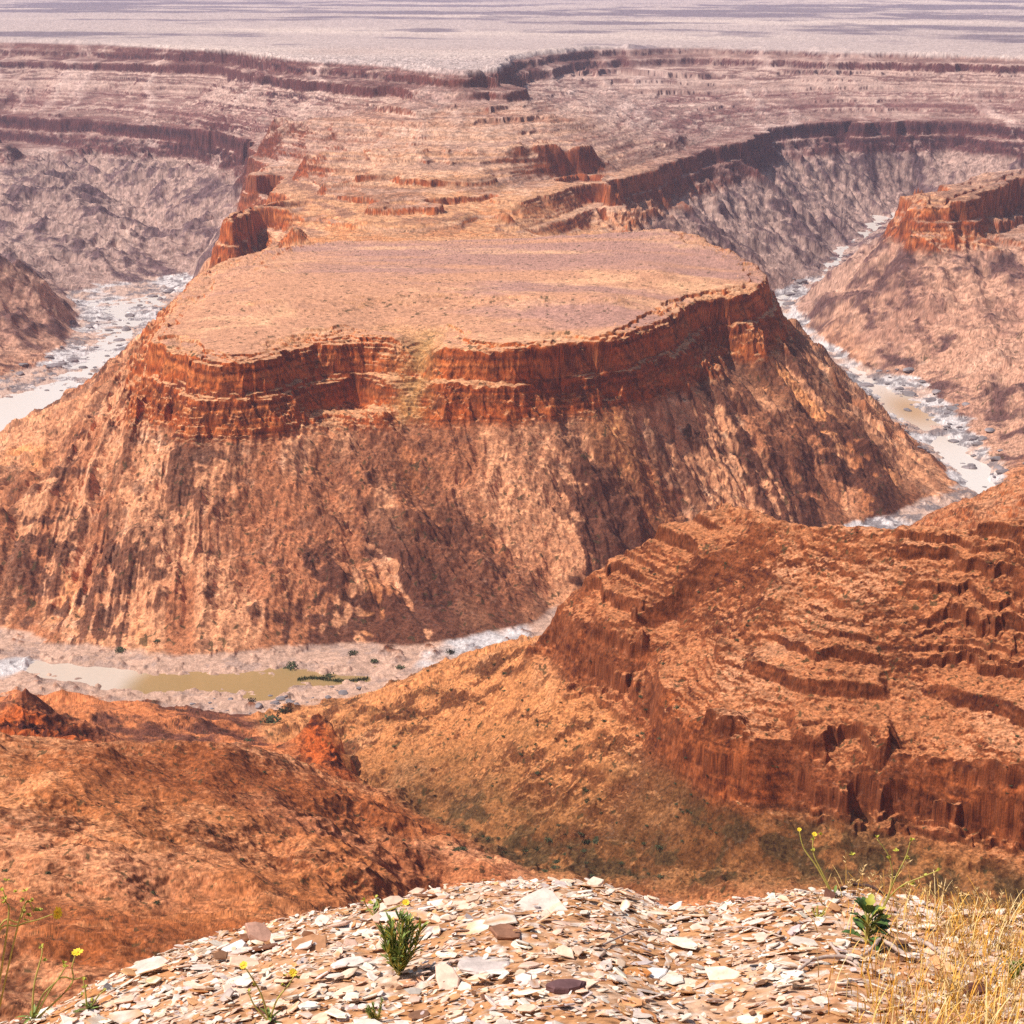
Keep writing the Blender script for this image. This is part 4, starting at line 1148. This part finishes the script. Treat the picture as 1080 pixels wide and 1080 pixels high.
boulders(34, ((935,240),(905,262),(870,285),(838,318)), 30, (3,10), 'dark boulder in the far reach of the right hand river', 'boulders in the far river reach')
boulders(34, ((210,742),(275,742),(300,738),(350,733),(385,726)), 7, (1,3.6), 'grey boulder on the near shore of the olive pool', 'boulders on the near shore of the pool')
print('river', round(time.time()-T00, 1))
# ------------------------------------------------------------------ light, air, camera
SUN = Vector((-0.56, -0.08, 0.83)).normalized()
sun = bpy.data.lights.new('sun', 'SUN'); sun.energy = 4.9; sun.angle = math.radians(.6); sun.color = (1, .95, .88)
so = bpy.data.objects.new('sun', sun); C.objects.link(so); so.rotation_euler = SUN.to_track_quat('Z', 'Y').to_euler(); so.location = SUN*200
w = bpy.data.worlds.new('World'); bpy.context.scene.world = w; w.use_nodes = True
nt = w.node_tree; bg = nt.nodes['Background']
sky = nt.nodes.new('ShaderNodeTexSky'); sky.sky_type = 'NISHITA'; sky.sun_disc = False
sky.sun_elevation = math.asin(SUN.z); sky.sun_rotation = math.atan2(SUN.x, SUN.y)
sky.air_density = 1; sky.dust_density = 2.0
nt.links.new(sky.outputs[0], bg.inputs['Color']); bg.inputs['Strength'].default_value = .09

def haze(dens=3.6e-5):
    lo, hi = (-62000., -400., -515.), (62000., 70000., 6.)
    bm = bmesh.new()
    bmesh.ops.create_cube(bm, size=1)
    for v in bm.verts: v.co = [lo[i] if v.co[i] < 0 else hi[i] for i in range(3)]
    me = bpy.data.meshes.new('haze'); bm.to_mesh(me); bm.free()
    m = bpy.data.materials.new('haze'); m.use_nodes = True; n = m.node_tree
    n.nodes.remove(n.nodes['Principled BSDF'])
    pv = n.nodes.new('ShaderNodeVolumePrincipled'); pv.inputs['Density'].default_value = dens
    pv.inputs['Color'].default_value = (.76, .74, 1.0, 1); pv.inputs['Anisotropy'].default_value = .1
    n.links.new(pv.outputs[0], n.nodes['Material Output'].inputs['Volume'])
    me.materials.append(m)
    o = bpy.data.objects.new('haze', me); C.objects.link(o); o['kind'] = 'stuff'
haze()

cam = bpy.data.cameras.new('camera'); cam.sensor_width = 36; cam.lens = 36*FPX/1080
cam.clip_start = .05; cam.clip_end = 200000
co = bpy.data.objects.new('camera', cam); C.objects.link(co); co.rotation_euler = (math.pi/2 - PITCH, 0, 0)
sc = bpy.context.scene; sc.camera = co
sc.view_settings.view_transform = 'Standard'; sc.view_settings.look = 'None'; sc.view_settings.exposure = 0.05; sc.view_settings.gamma = 1
sc.render.resolution_x = sc.render.resolution_y = 1024
sc.cycles.use_denoising = False; sc.cycles.use_adaptive_sampling = False; sc.cycles.max_bounces = 4; sc.cycles.diffuse_bounces = 2; sc.cycles.glossy_bounces = 2; sc.cycles.volume_bounces = 1
print('scene', round(time.time()-T00, 1))
